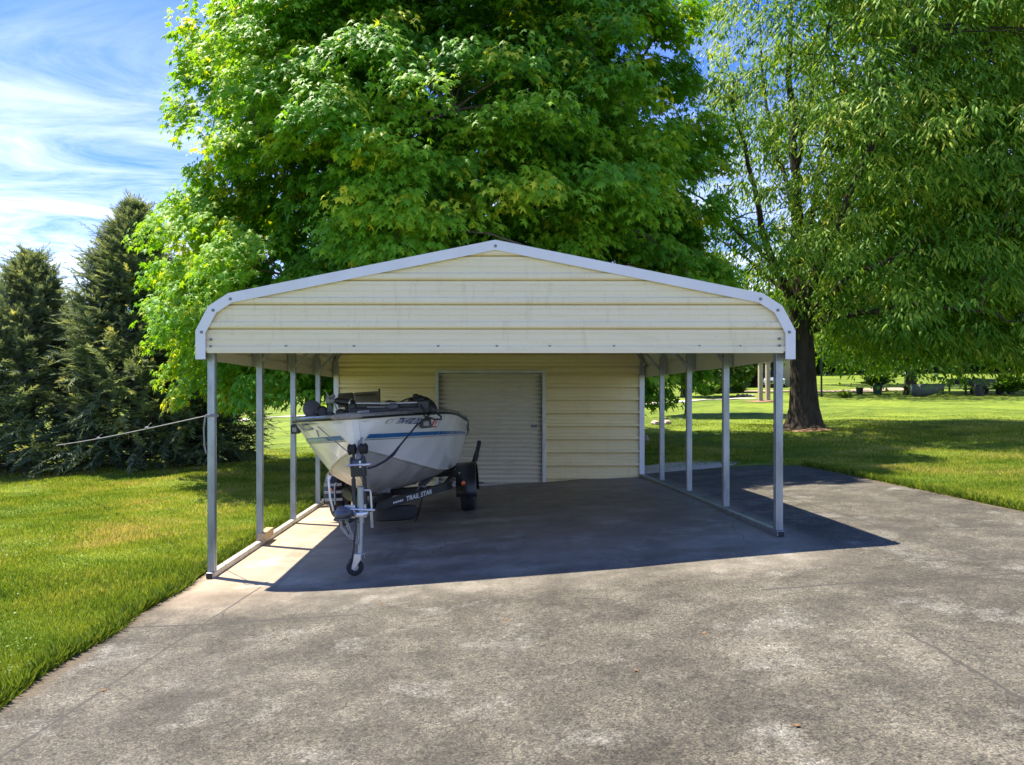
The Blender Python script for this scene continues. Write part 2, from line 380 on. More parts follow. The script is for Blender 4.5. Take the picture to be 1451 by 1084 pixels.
def text_mesh(s, size, font_bold=0):
    cu = bpy.data.curves.new('lettering', 'FONT'); cu.body = s; cu.size = size; cu.resolution_u = 3; cu.offset = font_bold
    o = bpy.data.objects.new('lettering', cu); COL.objects.link(o)
    dg = bpy.context.evaluated_depsgraph_get()
    me = bpy.data.meshes.new_from_object(o.evaluated_get(dg))
    vs = [tuple(v.co) for v in me.vertices]; fs = [tuple(p.vertices) for p in me.polygons]
    bpy.data.objects.remove(o); bpy.data.curves.remove(cu); bpy.data.meshes.remove(me)
    return vs, fs
# ------------------------------------------------------------------ the setting
def axis_grid(lo, hi, near_lo, near_hi, fine, ratio=1.16):
    a = list(np.arange(near_lo, near_hi + 1e-6, fine)); st = fine; x = near_hi
    while x < hi: st *= ratio; x += st; a.append(min(x, hi))
    st = fine; x = near_lo; b = []
    while x > lo: st *= ratio; x -= st; b.append(max(x, lo))
    return np.array(b[::-1] + a)
def sheet(name, xs, ys, zf, mat):
    XX, YY = np.meshgrid(xs, ys); ZZ = zf(XX, YY)
    V = np.stack([XX, YY, ZZ], -1).reshape(-1, 3); nx, ny = len(xs), len(ys)
    i, j = np.meshgrid(np.arange(nx - 1), np.arange(ny - 1)); q = (j * nx + i).ravel()
    Fc = np.stack([q, q + 1, q + nx + 1, q + nx], -1)
    me = bpy.data.meshes.new(name); me.from_pydata(V.tolist(), [], Fc.tolist()); me.materials.append(mat)
    me.polygons.foreach_set('use_smooth', [True] * len(me.polygons)); me.update()
    o = bpy.data.objects.new(name, me); return link(o)
def slabmask(x, y, m=0.0):
    return (x > SX0 - m) & (x < SX1 + m) & (y < SYR + m) | (x > SX0 - m) & (x < 2.95 + m) & (y < SYB + m)
def lumps(x, y):
    return .018 * np.sin(x * 1.7 + 1.3 * np.sin(y * .9)) + .014 * np.sin(y * 2.3 + x * .8) + .05 * np.sin(x * .33 + 1) * np.sin(y * .27) * np.clip((y - 9) / 10, 0, 1)
def lawn_z(x, y):
    z = g(x, y) + lumps(x, y)
    return np.where(slabmask(x, y, .02), g(x, y) - .12, z)
lawn = sheet('lawn', axis_grid(-170, 170, -14, 14, .22), axis_grid(-25, 290, 2.2, 26, .22, 1.12), lawn_z, M['lawn'])
tag(lawn, kind='structure')

# concrete pad: one solid with a real edge
mb = MB()
ys = np.arange(-6, SYR + .01, .5); ys[-1] = SYR
def edge_r(y): return SX1 - max(0, (y - 12.6)) ** 2 * .7
xsn = np.linspace(0, 1, 34)
rows = [[(SX0 + .025 * math.sin(y * 2.1) + (edge_r(y) - SX0) * t, y, gf(SX0 + (edge_r(y) - SX0) * t, y) + .022) for t in xsn] for y in ys]
mb.grid(rows)
ys2 = np.linspace(SYR, SYB, 8)
mb.grid([[(SX0 + (2.9 - SX0) * t, y, gf(SX0 + (2.9 - SX0) * t, y) + .022) for t in np.linspace(0, 1, 24)] for y in ys2])
def skirt(pts): mb.grid([pts, [(p[0], p[1], p[2] - .2) for p in pts]])
skirt([r[0] for r in rows]); skirt([r[-1] for r in rows]); skirt(rows[0]); skirt(rows[-1])
pad = mb.build('driveway', M['concrete'], smooth=False); tag(pad, kind='structure')

def strip(name, pts, w, mat, lift=.02, n=6):
    pts = [Vector(p) for p in pts]; fine = []
    for i in range(len(pts) - 1):
        for k in range(8): fine.append(pts[i].lerp(pts[i + 1], k / 8))
    fine.append(pts[-1]); mbs = MB(); rows = []
    for i, p in enumerate(fine):
        t = (fine[min(i + 1, len(fine) - 1)] - fine[max(i - 1, 0)]); t.z = 0; t.normalize(); s = Vector((-t.y, t.x, 0))
        ww = w(i / len(fine)) if callable(w) else w
        rows.append([(p.x + s.x * ww * u, p.y + s.y * ww * u, gf(p.x + s.x * ww * u, p.y + s.y * ww * u) + lift + float(lumps(p.x + s.x * ww * u, p.y + s.y * ww * u))) for u in np.linspace(-.5, .5, n)])
    mbs.grid(rows); o = mbs.build(name, mat, smooth=True); return tag(o, kind='structure')
strip('footpath', [GP(880, 575), GP(918, 573.5), GP(985, 569), GP(1040, 566), GP(1075, 564.5)], .9, M['pathm'], .03)
strip('gravel_drive', [GP(1020, 556), GP(1060, 555), GP(1130, 555), GP(1180, 555), GP(1235, 553.5), GP(1300, 551)], 3.4, M['gravel'], .05)
strip('farm_track', [GP(330, 597), GP(380, 592.5), GP(425, 590), GP(470, 588)], 1.6, M['pathm'], .04)
mb = MB(); cx, cy = 3.75, 14.3
mb.grid([[(cx + 1.3 * u * math.cos(a) * (1 + .12 * math.sin(3 * a)), cy + .66 * u * math.sin(a), gf(cx + 1.3 * u * math.cos(a), cy + .66 * u * math.sin(a)) + float(lumps(cx + 1.3 * u * math.cos(a), cy + .66 * u * math.sin(a))) + .03 - .035 * u ** 4) for a in np.linspace(0, 2 * math.pi, 28, endpoint=False)] for u in (.01, .25, .5, .7, .85, .95, 1.0)], 0, True)
tag(mb.build('sand_patch', M['pathm'], smooth=True), kind='structure')

# grass: blades over the lawn, thinning with distance
def blades(n, y0, y1, xl, xr, hmul=1.0):
    Y = np.exp(rng.uniform(np.log(y0), np.log(y1), n)); X = rng.uniform(0, 1, n)
    X = xl(Y) + (xr(Y) - xl(Y)) * X
    ok = ~slabmask(X, Y, .012) & (rng.random(n) < np.clip((37 - Y) / 22, 0, 1)); X, Y = X[ok], Y[ok]
    return X, Y
N1 = 520000
Xa, Ya = blades(N1, 3.4, 26, lambda y: -.70 * y - 3.2, lambda y: np.minimum(-2.6 + 0 * y, -2.6 + (y > 16) * 2.4))
Xb, Yb = blades(330000, 7.4, 37, lambda y: np.where(y < 14, 5.5, 2.4), lambda y: .78 * y + 3.0)
X = np.concatenate([Xa, Xb]); Y = np.concatenate([Ya, Yb]); n = len(X)
pn = .5 + .25 * np.sin(X * 1.9 + 2 * np.sin(Y * 1.1)) + .25 * np.sin(Y * 2.7 + 1.7 * np.sin(X * 1.3))
pos = np.stack([X, Y, g(X, Y) + lumps(X, Y) - .008], -1)
az = rng.uniform(0, 2 * np.pi, n); lean = rng.uniform(.15, .95, n)
tip = np.stack([np.cos(az) * lean, np.sin(az) * lean, np.ones(n)], -1)
nor = np.stack([-np.sin(az + .6), np.cos(az + .6), .3 * np.ones(n)], -1)
size = (.026 + .040 * rng.random(n)) * (.60 + .75 * pn) * (1 + .012 * np.clip(Y - 5, 0, 8)) * np.clip((40 - Y) / 22, .35, 1)
wid = (.075 + .012 * np.maximum(Y - 3, 0)) * rng.uniform(.7, 1.3, n)
pl = .5 + .5 * np.sin(X * .9 + 2.2 * np.sin(Y * .55) + 1.) * np.sin(Y * .8 + 1.5 * np.sin(X * .7)); var = np.clip(.06 + .30 * pl + .012 * np.minimum(Y, 16) + .40 * pn * rng.random(n) + .16 * np.sin(X * 3.1 + 2 * np.sin(Y * 2.3)) * np.sin(Y * 3.7 + X) + .22 * rng.random(n) + (rng.random(n) < .06) * .3, 0, 1)  # blades yellower with distance, a grazing sheen put into the colour
# worn straw-coloured patches in the left lawn
wx = np.exp(-(((X + 4.6) / 2.2) ** 2 + ((Y - 11) / 2.6) ** 2)); var = np.clip(var + wx * .32 * rng.random(n), 0, 1)
gr = foliage('grass', M['grassblade'], [(-.5, 0, 0), (.5, 0, 0), (.28, .55, .06), (0, 1, .22), (-.28, .55, .06)], [(0, 1, 2, 3, 4)], pos, tip, nor, size, var, None, wid * 1.2)
tag(gr, kind='stuff')
# taller weeds crowding the edge of the concrete and the left base rail
def tuft(n, xf, y0, y1):
    Y = rng.uniform(y0, y1, n); X = xf(Y, n); return X, Y
X1, Y1 = tuft(14000, lambda y, n: SX0 - np.abs(rng.normal(0, .05, n)) + .03 * np.sin(y * 5) , 3.2, 14)
X2, Y2 = tuft(3500, lambda y, n: SX1 + np.abs(rng.normal(0, .06, n)), 7, 13)
X = np.concatenate([X1, X2]); Y = np.concatenate([Y1, Y2]); n = len(X)
pos = np.stack([X, Y, g(X, Y)], -1); az = rng.uniform(0, 2 * np.pi, n); lean = rng.uniform(.2, 1.3, n)
tip = np.stack([np.cos(az) * lean, np.sin(az) * lean, np.ones(n)], -1); nor = np.stack([-np.sin(az), np.cos(az), .3 * np.ones(n)], -1)
e = foliage('edge_grass', M['grassblade'], [(-.5, 0, 0), (.5, 0, 0), (.28, .55, .06), (0, 1, .25), (-.28, .55, .06)], [(0, 1, 2, 3, 4)], pos, tip, nor, rng.uniform(.05, .14, n), rng.uniform(.1, .7, n), None, np.full(n, .11))
tag(e, kind='stuff')

# clover and broad-leaved weeds in loose patches
nc = 130; cxw = np.where(rng.random(nc) < .6, rng.uniform(-9, -2.9, nc), rng.uniform(5.8, 12, nc)); cyw = np.where(cxw < 0, rng.uniform(4, 14, nc), rng.uniform(8, 17, nc)); sw = rng.uniform(.08, .38, nc)
X = np.repeat(cxw, 45) + np.repeat(sw, 45) * rng.normal(0, 1, nc * 45); Y = np.repeat(cyw, 45) + np.repeat(sw, 45) * rng.normal(0, 1, nc * 45)
ok = ~slabmask(X, Y, .0); X, Y = X[ok], Y[ok]; n = len(X); az = rng.uniform(0, 2 * np.pi, n)
tip = np.stack([np.cos(az), np.sin(az), rng.uniform(.0, .7, n)], -1); nor = np.stack([rng.normal(0, .3, n), rng.normal(0, .3, n), np.ones(n)], -1)
wd = foliage('clover', M['limeleaf'], [(0, 0, 0), (.36, .35, -.05), (.3, .8, -.1), (0, 1, -.15), (-.3, .8, -.1), (-.36, .35, -.05)], [(0, 1, 2, 3), (0, 3, 4, 5)], np.stack([X, Y, g(X, Y) + lumps(X, Y) + rng.uniform(.02, .06, n)], -1), tip, nor, rng.uniform(.012, .026, n), rng.uniform(0, .35, n))
tag(wd, kind='stuff')
# ------------------------------------------------------------------ the carport
XC, HW = .125, 2.777
YP = 7.07; BAYS = [YP + 1.524 * k for k in range(5)]; YB = BAYS[4]; YE = 16.6; YG = 6.95
PROF = [(-HW, .355), (-HW, .617), (-2.66, .840), (-2.483, .955), (0, 1.451), (2.483, .955), (2.66, .840), (HW, .617), (HW, .355)]
PROF = [(XC + x, z + CH) for x, z in PROF]
def offset_prof(d):
    n = len(PROF); out = []
    for i, (x, z) in enumerate(PROF):
        def nrm(a, b):
            dx, dz = b[0] - a[0], b[1] - a[1]; L = math.hypot(dx, dz); return (-dz / L, dx / L)
        ns = []
        if i > 0: ns.append(nrm(PROF[i - 1], PROF[i]))
        if i < n - 1: ns.append(nrm(PROF[i], PROF[i + 1]))
        nx = sum(a[0] for a in ns) / len(ns); nz = sum(a[1] for a in ns) / len(ns); L2 = nx * nx + nz * nz
        out.append((x + d * nx / L2, z + d * nz / L2))
    return out
def halfw(z, d):
    """x limits of the inside of the roof at height z"""
    p = offset_prof(d); h = len(p) // 2
    def at(q):
        if z <= q[0][1]: return q[0][0]
        for a, b in zip(q, q[1:]):
            if a[1] <= z <= b[1]: return a[0] + (b[0] - a[0]) * (z - a[1]) / max(b[1] - a[1], 1e-9)
        return q[-1][0]
    return at(p[:h + 1]), at(p[::-1][:h + 1])
cp = thing('carport', 'cream sheet-metal carport with galvanised posts and an enclosed store room at the back', 'carport', (XC, YP, gf(XC, YP)))
def W(o):            # world-built geometry under the carport's Empty
    o.parent = cp; o.matrix_parent_inverse = Matrix.Translation(cp.location).inverted(); return o
floor = lambda x, y: gf(x, y) + .022
XL, XR = XC - 2.69, XC + 2.69
# posts, base rails, bows, braces
for x, s in ((XL, -1), (XR, 1)):
    for k, y in enumerate(BAYS):
        mb = MB(); z0 = floor(x, y) + .058; z1 = CH + .62
        mb.box((x, y, (z0 + z1) / 2), (.068, .064, z1 - z0))
        # seam of the rolled tube and a row of bolts
        mb.box((x - s * .0355, y, (z0 + z1) / 2), (.004, .012, z1 - z0 - .02))
        mb.box((x, y - .033, z0 + .20), (.014, .006, .014)); mb.box((x, y - .033, z1 - .28), (.014, .006, .014))
        W(mb.build('post', M['galv'], None, bevel=.006))
    mb = MB(); a = Vector((x, YP - .07, floor(x, YP) + .029)); bq = Vector((x, YB + .05, floor(x, YB) + .029))
    mb.bar(a, bq, .07, .056)
    r = W(mb.build('base_rail', M['galv'] if s > 0 else M['galvd'], None, bevel=.005))
    mb = MB(); mb.box((x, YP - .074, floor(x, YP) + .029), (.056, .008, .044)); c_ = mb.build('end_cap', M['blackplastic'], r)
for k, y in enumerate(BAYS):
    ip = offset_prof(-.045); pts = []
    for i, (x, z) in enumerate(ip): pts.append(Vector((x, y, z)))
    mb = MB()
    for a, b_ in zip(pts, pts[1:]): mb.bar(a, b_, .06, .05, up=(0, 1, 0))
    W(mb.build('roof_bow', M['galv'], None))
for k, y in enumerate(BAYS[1:4]):
    for x, s in ((XL, -1), (XR, 1)):
        mb = MB(); mb.bar((x - s * .02, y, CH + .42), (x - s * .44, y, CH + .90), .04, .045, up=(0, 1, 0))
        mb.box((x - s * .035, y - .024, CH + .44), (.02, .012, .02))
        W(mb.build('brace', M['galv'], None, bevel=.004))
# roof: ribbed sheets bent over the bows
def ribbed_profile(pitch=.2286, h=.02):
    out = []; acc = .1
    for (x0, z0), (x1, z1) in zip(PROF, PROF[1:]):
        L = math.hypot(x1 - x0, z1 - z0); tx, tz = (x1 - x0) / L, (z1 - z0) / L; nx, nz = -tz, tx
        out.append((x0, z0)); s = pitch - acc
        while s < L - .03:
            if s > .03:
                for ds, hh in ((-.024, 0), (-.012, h), (.012, h), (.024, 0)):
                    out.append((x0 + tx * (s + ds) + nx * hh, z0 + tz * (s + ds) + nz * hh))
            s += pitch
        acc = L - (s - pitch)
    out.append(PROF[-1]); return out
rp = ribbed_profile(); mb = MB()
ysr = np.linspace(YG + .02, YE, 14)
mb.grid([[(x, y, z + .003 * math.sin(y * 3 + x)) for x, z in rp] for y in ysr])
W(mb.build('roof_sheet', M['roofin'], None, solid=.003))
def trim_end(y, sgn):
    o_, i_ = offset_prof(.010), offset_prof(-.078)
    i_[0] = (i_[0][0], o_[0][1] - .0); i_[-1] = (i_[-1][0], o_[-1][1])
    mb = MB()
    for k in range(len(o_) - 1):
        a, b_, c_, d_ = o_[k], o_[k + 1], i_[k + 1], i_[k]
        off = .0012 * (k % 2)
        mb.prism([(a[0], y - off, a[1]), (b_[0], y - off, b_[1]), (c_[0], y - off, c_[1]), (d_[0], y - off, d_[1])], (0, .006 * sgn, 0))
        e = offset_prof(.015)
        mb.prism([(o_[k][0], y - off, o_[k][1]), (o_[k + 1][0], y - off, o_[k + 1][1]), (e[k + 1][0], y - off, e[k + 1][1]), (e[k][0], y - off, e[k][1])], (0, .10 * sgn, 0))
    # overlapping joints and screws at each bend
    ob = W(mb.build('edge_trim', M['trim'], None))
    md = offset_prof(-.042)
    for k in range(1, len(md) - 1):
        mbs = MB(); mbs.lathe([(.0, -.008), (.011, -.008), (.011, -.003), (.015, -.003), (.015, 0)], (md[k][0], y - .001, md[k][1]), (0, 1, 0), 8)
        q = mbs.build('screw', M['screw'], ob)
    return ob
bpy.context.view_layer.update()
tr = trim_end(YG - .03, 1)
# ribbed wall sheet facing the camera
def rib_rows(z0, z1, ribs, h=.017, sl=.013, sd=.035):
    ev = {round(z0, 4): 0, round(z1, 4): 0}
    for r in ribs:
        for d, hh in ((-.037 - sl - .003, 0), (-.037 - sl, -sd), (-.0385, -sd), (-.037, .004), (-.024, h), (.016, h), (.030, 0)):
            if z0 < r + d < z1: ev[round(r + d, 4)] = hh
    for r in ribs:
        for d in (.085, .143):
            for dd, hh in ((-.008, 0), (0, h * .22), (.008, 0)):
                if z0 < r + d + dd < z1: ev.setdefault(round(r + d + dd, 4), hh)
    return sorted(ev.items())
def rib_sheet(mb, z0, z1, ribs, lim, y, n=14, h=.017, sl=.013, sd=.035):
    rows = []
    zs = []
    for z, hh in rib_rows(z0, z1, ribs, h, sl, sd):
        a, b_ = lim(z)
        rows.append([(a + (b_ - a) * t, y - hh + .002 * math.sin(5 * t + 9 * z), z) for t in np.linspace(0, 1, n)])
    mb.grid(rows)
mb = MB(); ribs = [CH + .682 + .2275 * k for k in range(-1, 4)]
mb_top = PROF[4][1] - .02
rib_sheet(mb, CH + .428, mb_top, ribs, lambda z: halfw(z, -.012), YG + .004, 30)
gab = W(mb.build('gable_panel', M['cream'], None, solid=.002))
mb = MB(); mb.box((XC, YG - .008, CH + .424), (2 * HW - .19, .03, .022)); mb.box((XC, YG + .03, CH + .445), (2 * HW - .14, .05, .05))
q = mb.build('bottom_flashing', M['cream'], gab)
for px in (405.5, 501.6, 621, 704, 779, 870, 991, 1049):
    mbs = MB(); mbs.lathe([(0, -.012), (.012, -.012), (.012, -.005), (.019, -.005), (.019, 0)], (P(px, 491, YG)[0], YG + .001, CH + .470), (0, 1, 0), 8)
    q = mbs.build('screw', M['screw'], gab)
for px, py in ((299, 481), (299, 491), (1104, 480), (1104, 490)):
    v = P(px, py, YG); mbs = MB(); mbs.lathe([(0, -.012), (.013, -.012), (.013, 0)], (v.x, YG - .004, v.z), (0, 1, 0), 8)
    q = mbs.build('screw', M['screw'], gab)
# back wall with the roller door
DX0, DX1, DZ = -.775, 1.075, CH + .435
wr = [CH + .617 - .2286 * k for k in range(-3, 10)]
fz = lambda x: floor(x, YB) - .02
mb = MB(); rib_sheet(mb, DZ + .02, CH + 1.40, [CH + .585 + .2286 * k for k in range(-1, 4)], lambda z: halfw(z, -.012), YB, 20, .024, .022, .05)
W(mb.build('wall_panel', M['wall'], None, solid=.002))
mb = MB(); rib_sheet(mb, fz(DX1) - .04, DZ + .02, [DZ + .01 - .232 * k for k in range(0, 9)], lambda z: (DX1 + .03, XC + 2.67), YB + .003, 12, .024, .022, .05)
W(mb.build('wall_panel', M['wall'], None, solid=.002))
mb = MB(); rib_sheet(mb, fz(XL) - .04, DZ + .02, [DZ + .01 - .232 * k for k in range(0, 10)], lambda z: (XC - 2.67, DX0 - .03), YB + .003, 12, .024, .022, .05)
W(mb.build('wall_panel', M['wall'], None, solid=.002))
mb = MB(); n = 25; z0 = fz(DX1 - .9) + .03; rows = []
for i in range(n * 6 + 1):
    z = z0 + (DZ - z0) * i / (n * 6); ph = i / 6 % 1
    hh = (0, .004, .040, .048, .048, .040)[i % 6]
    rows.append([(x, YB + .07 - hh + .002 * math.sin(3 * x + z * 2), z) for x in np.linspace(DX0, DX1, 10)])
mb.grid(rows); door = W(mb.build('roller_door', M['doorsheet'], None, smooth=True, solid=.002))
mb = MB(); mb.box(((DX0 + DX1) / 2, YB + .02, z0 - .012), (DX1 - DX0 - .01, .05, .05))
q = mb.build('bottom_bar', M['galvd'], door)
mb = MB(); lx, lz = P(757, 603.5, YB).x, P(757, 603.5, YB).z
mb.box((lx, YB + .025, lz), (.11, .03, .05)); mb.box((lx + .01, YB + .004, lz + .002), (.07, .02, .022)); mb.tube([(lx - .04, YB, lz), (lx - .04, YB - .02, lz - .01), (lx + .05, YB - .02, lz - .012)], .007)
q = mb.build('latch', M['screw'], door, bevel=.003)
mb = MB(); mb.box(((DX0 + DX1) / 2 - .2, YB + .012, z0 + .035), (.16, .012, .018)); q = mb.build('label_plate', M['blackplastic'], door)
mb = MB()
for x in (DX0 - .02, DX1 + .02): mb.box((x, YB - .004, (fz(x) + DZ) / 2), (.055, .07, DZ - fz(x) - .012))
mb.box(((DX0 + DX1) / 2, YB - .006, DZ + .022), (DX1 - DX0 + .11, .066, .055))
W(mb.build('door_frame', M['frame'], None, bevel=.004))
for x, s in ((XC - 2.70, -1), (XC + 2.70, 1)):
    mb = MB(); zt = CH + .385; zb = floor(x, YB) + .01
    mb.box((x, YB - .03, (zt + zb) / 2), (.088, .012, zt - zb)); mb.box((x + s * .038, YB + .02, (zt + zb) / 2), (.012, .088, zt - zb))
    W(mb.build('corner_trim', M['trim'], None))
    mb = MB(); rows = []
    for z, hh in rib_rows(fz(x) - .03, CH + .62, wr):
        rows.append([(x + s * (hh - .02), y, z - .0) for y in np.linspace(YB + .02, YE - .02, 6)])
    mb.grid(rows); W(mb.build('side_wall', M['wall'], None, solid=.002))
mb = MB(); rib_sheet(mb, CH - 1.75, CH + 1.40, wr + [CH + .617 + .2286 * k for k in (4,)], lambda z: halfw(z, -.012), YE - .03, 12)
W(mb.build('rear_wall', M['wall'], None, solid=.002))
# a twig lying on the roof edge
mb = MB(); a = P(893, 378, 7.1); mb.tube([a + Vector((-.02, 0, .005)), a + Vector((0, .1, .03)), a + Vector((.08, .2, .035)), a + Vector((.15, .25, .01))], [.006, .005, .004, .002], 6)
tag(mb.build('twig', M['bark']), 'bare brown twig lying on the right slope of the carport roof', 'twig')
# block of timber on the left rail
v = (XL + .02, BAYS[1] - .22 + .38, floor(XL, BAYS[1] + .16) + .058 + .045)
mb = MB(); mb.box((0, 0, 0), (.09, .40, .09)); o = mb.build('timber_block', M['board'], bevel=.006)
o.location = v; o.rotation_euler = (0, 0, R(2)); tag(o, 'short block of pale timber lying on the left base rail of the carport', 'timber')
# grey cord tied round the front left post, running to the conifers
mb = MB(); px_, py_ = XL, YP; zt = CH + (563 - 589) / 149
for k in range(2):
    zz = zt + .014 * k - .007; w = .043
    mb.tube([(px_ - w, py_ - w, zz), (px_ + w, py_ - w, zz + .004), (px_ + w, py_ + w, zz), (px_ - w, py_ + w, zz - .004), (px_ - w, py_ - w, zz)], .008, 6)
far = Vector(((80 - VX) * 16.5 / F, 16.5, CH + (VY - 631) * 16.5 / F)); near = Vector((px_ - .045, py_ - .03, zt))
pts = [near.lerp(far, t) + Vector((0, 0, -.025 * math.sin(math.pi * t))) for t in np.linspace(0, 1, 24)]
mb.tube(pts, [.005 + .004 * t for t in np.linspace(0, 1, 24)], 6)
for t in (5, 12): mb.blob(pts[t] + Vector((0, 0, .012)), (.03, .02, .016), 8, 6); mb.tube([pts[t], pts[t] + Vector((.02, 0, .05)), pts[t] + Vector((.05, 0, .07))], .006, 5)
zb = CH + (563 - 642) / 149
mb.tube([(px_ - .047, py_ - .045, zt), (px_ - .062, py_ - .047, zt - .12), (px_ - .058, py_ - .047, zb + .08), (px_ - .04, py_ - .046, zb)], .007, 6)
tag(mb.build('cord', M['rope'], smooth=True), 'grey knotted cord tied to the front left carport post and stretched to the conifers', 'cord')
# ------------------------------------------------------------------ the boat (local frame: x across, y from bow to stern, z up from the keel)
bt = thing('bass_boat', 'white aluminium fishing boat with a blue stripe sitting on a black trailer under the carport', 'boat', (-1.20, 9.95, CH - 1.20), (0, -.062, -.036))
B0 = Vector((-.005, -2.30, 1.00))     # bow top, relative to the Empty
ST = np.array([0., .06, .16, .32, .55, .85, 1.25, 1.8, 2.5, 3.4, 4.35])
GX = np.array([.10, .27, .42, .58, .73, .845, .925, .965, .975, .965, .94])
GZ = np.array([0, .0, .0, -.003, -.008, -.015, -.03, -.06, -.11, -.17, -.22])
CX = np.array([.012, .016, .03, .12, .27, .42, .56, .67, .735, .755, .75])
CZ = np.array([-.33, -.335, -.345, -.385, -.46, -.55, -.65, -.75, -.82, -.86, -.88])
KZ = np.array([-.36, -.40, -.50, -.64, -.77, -.87, -.945, -.99, -1.01, -1.015, -1.015])
KY = np.array([.14, .16, .22, .36, .58, .87, 1.26, 1.8, 2.5, 3.4, 4.35])
CY = np.array([.12, .145, .20, .345, .565, .86, 1.255, 1.8, 2.5, 3.4, 4.35])
def hp0(y, t, s):
    gx, gz = np.interp(y, ST, GX), np.interp(y, ST, GZ); cx, cz, cy = np.interp(y, ST, CX), np.interp(y, ST, CZ), np.interp(y, ST, CY)
    fl = .035 * math.sin(math.pi * t) * min(1, y / .8)
    return Vector(((gx + (cx - gx) * t + fl) * s, y + (cy - y) * t, gz + (cz - gz) * t)) + B0
def hp(y, t, s, off=0.0):
    """hull side point: t = 0 at the gunwale, 1 at the chine; s = side; off = distance out from the skin"""
    v = hp0(y, t, s)
    if off:
        a = hp0(min(y + .05, 4.3), t, s) - hp0(max(y - .05, 0), t, s); b = hp0(y, min(1, t + .05), s) - hp0(y, max(0, t - .05), s)
        n = a.cross(b).normalized()
        if n.dot(Vector((s, -.6, 0))) < 0: n = -n
        v = v + n * off
    return v
TS = [0, .08, .2, .34, .5, .66, .8, .92, 1]
fy = np.unique(np.concatenate([ST, np.linspace(0, .6, 13), np.linspace(.6, 4.35, 20)]))
mb = MB()
for s in (-1, 1):
    mb.grid([[hp(y, t, s) for t in TS] for y in fy], 0)
    rows = []
    for y in fy:
        c = hp(y, 1, s); k = Vector((0, np.interp(y, ST, KY), np.interp(y, ST, KZ))) + B0
        rows.append([c.lerp(k, u) + Vector((0, 0, -.05 * math.sin(math.pi * u) * min(1, y / 1.2))) + Vector((s * .03 * math.sin(math.pi * u) * min(1, y), 0, 0)) for u in (0, .04, .2, .4, .6, .8, 1)])
    mb.grid(rows, 1)
# blunt bow face, transom, and the chine rail
for a, b in zip(TS, TS[1:]): mb.add([hp(0, a, -1), hp(0, a, 1), hp(0, b, 1), hp(0, b, -1)], [(0, 1, 2, 3)], 0)
ty = 4.35; tp = [hp(ty, t, 1) for t in TS] + [Vector((0, ty, KZ[-1])) + B0] + [hp(ty, t, -1) for t in TS[::-1]]
mb.add(tp, [tuple(range(len(tp)))], 0)
hull = mb.build('hull', [M['hullw'], M['alu']], bt, smooth=True)
for s in (-1, 1):
    mb = MB(); mb.tube([hp(y, 1, s, .004) for y in fy[3:]], .010, 6); mb.build('chine_rail', M['alu'], bt, smooth=True)
# stem strip
mb = MB(); rows = []
for t in np.linspace(0.05, 1, 14):
    w = .055 + .02 * (1 - t); yb = hp(0, t, 1).y; z = hp(0, t, 1).z
    rows.append([Vector((x, yb - .006 - .012 * (1 - abs(x) / w), z)) for x in (-w, -.008, 0, .008, w)])
for i in range(1, 14):
    y = [.16, .22, .30, .40, .52, .66, .80, .95, 1.1, 1.26, 1.45, 1.65, 1.9][i - 1]; z = float(np.interp(y, KY, KZ))
    rows.append([Vector((x, y - .012 * (1 if abs(x) > .01 else 1.6), z + B0.z - .006)) + Vector((0, B0.y, 0)) for x in (-.03, -.008, 0, .008, .03)])
mb.grid(rows[:14]); mb.build('stem_strip', M['hullw'], bt, smooth=True)
mb = MB(); mb.grid(rows[14:]); mb.build('keel_strip', M['alu'], bt, smooth=True)
# stripes
def band(y0, y1, ta, tb, s, n=26, off=.005):
    return [[hp(y, t, s, off) for t in (ta(y), (ta(y) + tb(y)) / 2, tb(y))] for y in np.linspace(y0, y1, n)]
for s, mt in ((1, 'blue'), (-1, 'sky_stripe')):
    zt = lambda y: -.205 - .035 * y / 4.35
    tt = lambda y, d: float(np.clip((np.interp(y, ST, GZ) - (-.185 - .052 * y + d)) / (np.interp(y, ST, GZ) - np.interp(y, ST, CZ)), .05, .95))
    mb = MB(); mb.grid(band(.09, 3.95, lambda y: tt(y, 0), lambda y: tt(y, -.046 + .005 * y), s)); q = mb.build('stripe', M['blue'], bt, smooth=True)
    mb = MB(); mb.grid(band(.09, 3.95, lambda y: tt(y, -.054 + .005 * y), lambda y: tt(y, -.064 + .005 * y), s)); mb.build('pinstripe', M['midgrey'], bt, smooth=True)
    if s < 0:
        mb = MB(); mb.grid(band(.34, 1.2, lambda y: tt(y, -.004), lambda y: tt(y, -.036), s, 12, .0085)); mb.build('faded_stripe', M['sky_stripe'], bt, smooth=True)
# gunwale rub rail
path = [hp(y, 0, -1) for y in fy[::-1]] + [hp(y, 0, 1) for y in fy]
mb = MB(); mb.tube([p + Vector((0, 0, .012)) for p in path], .021, 8); mb.build('gunwale_cap', M['galv'], bt, smooth=True)
mb = MB(); mb.tube([p + Vector(((.010 if p.x > 0 else -.010), -.012 if p.y < B0.y + .3 else 0, -.016)) for p in path], .012, 6); mb.build('rub_rail', M['blackplastic'], bt, smooth=True)
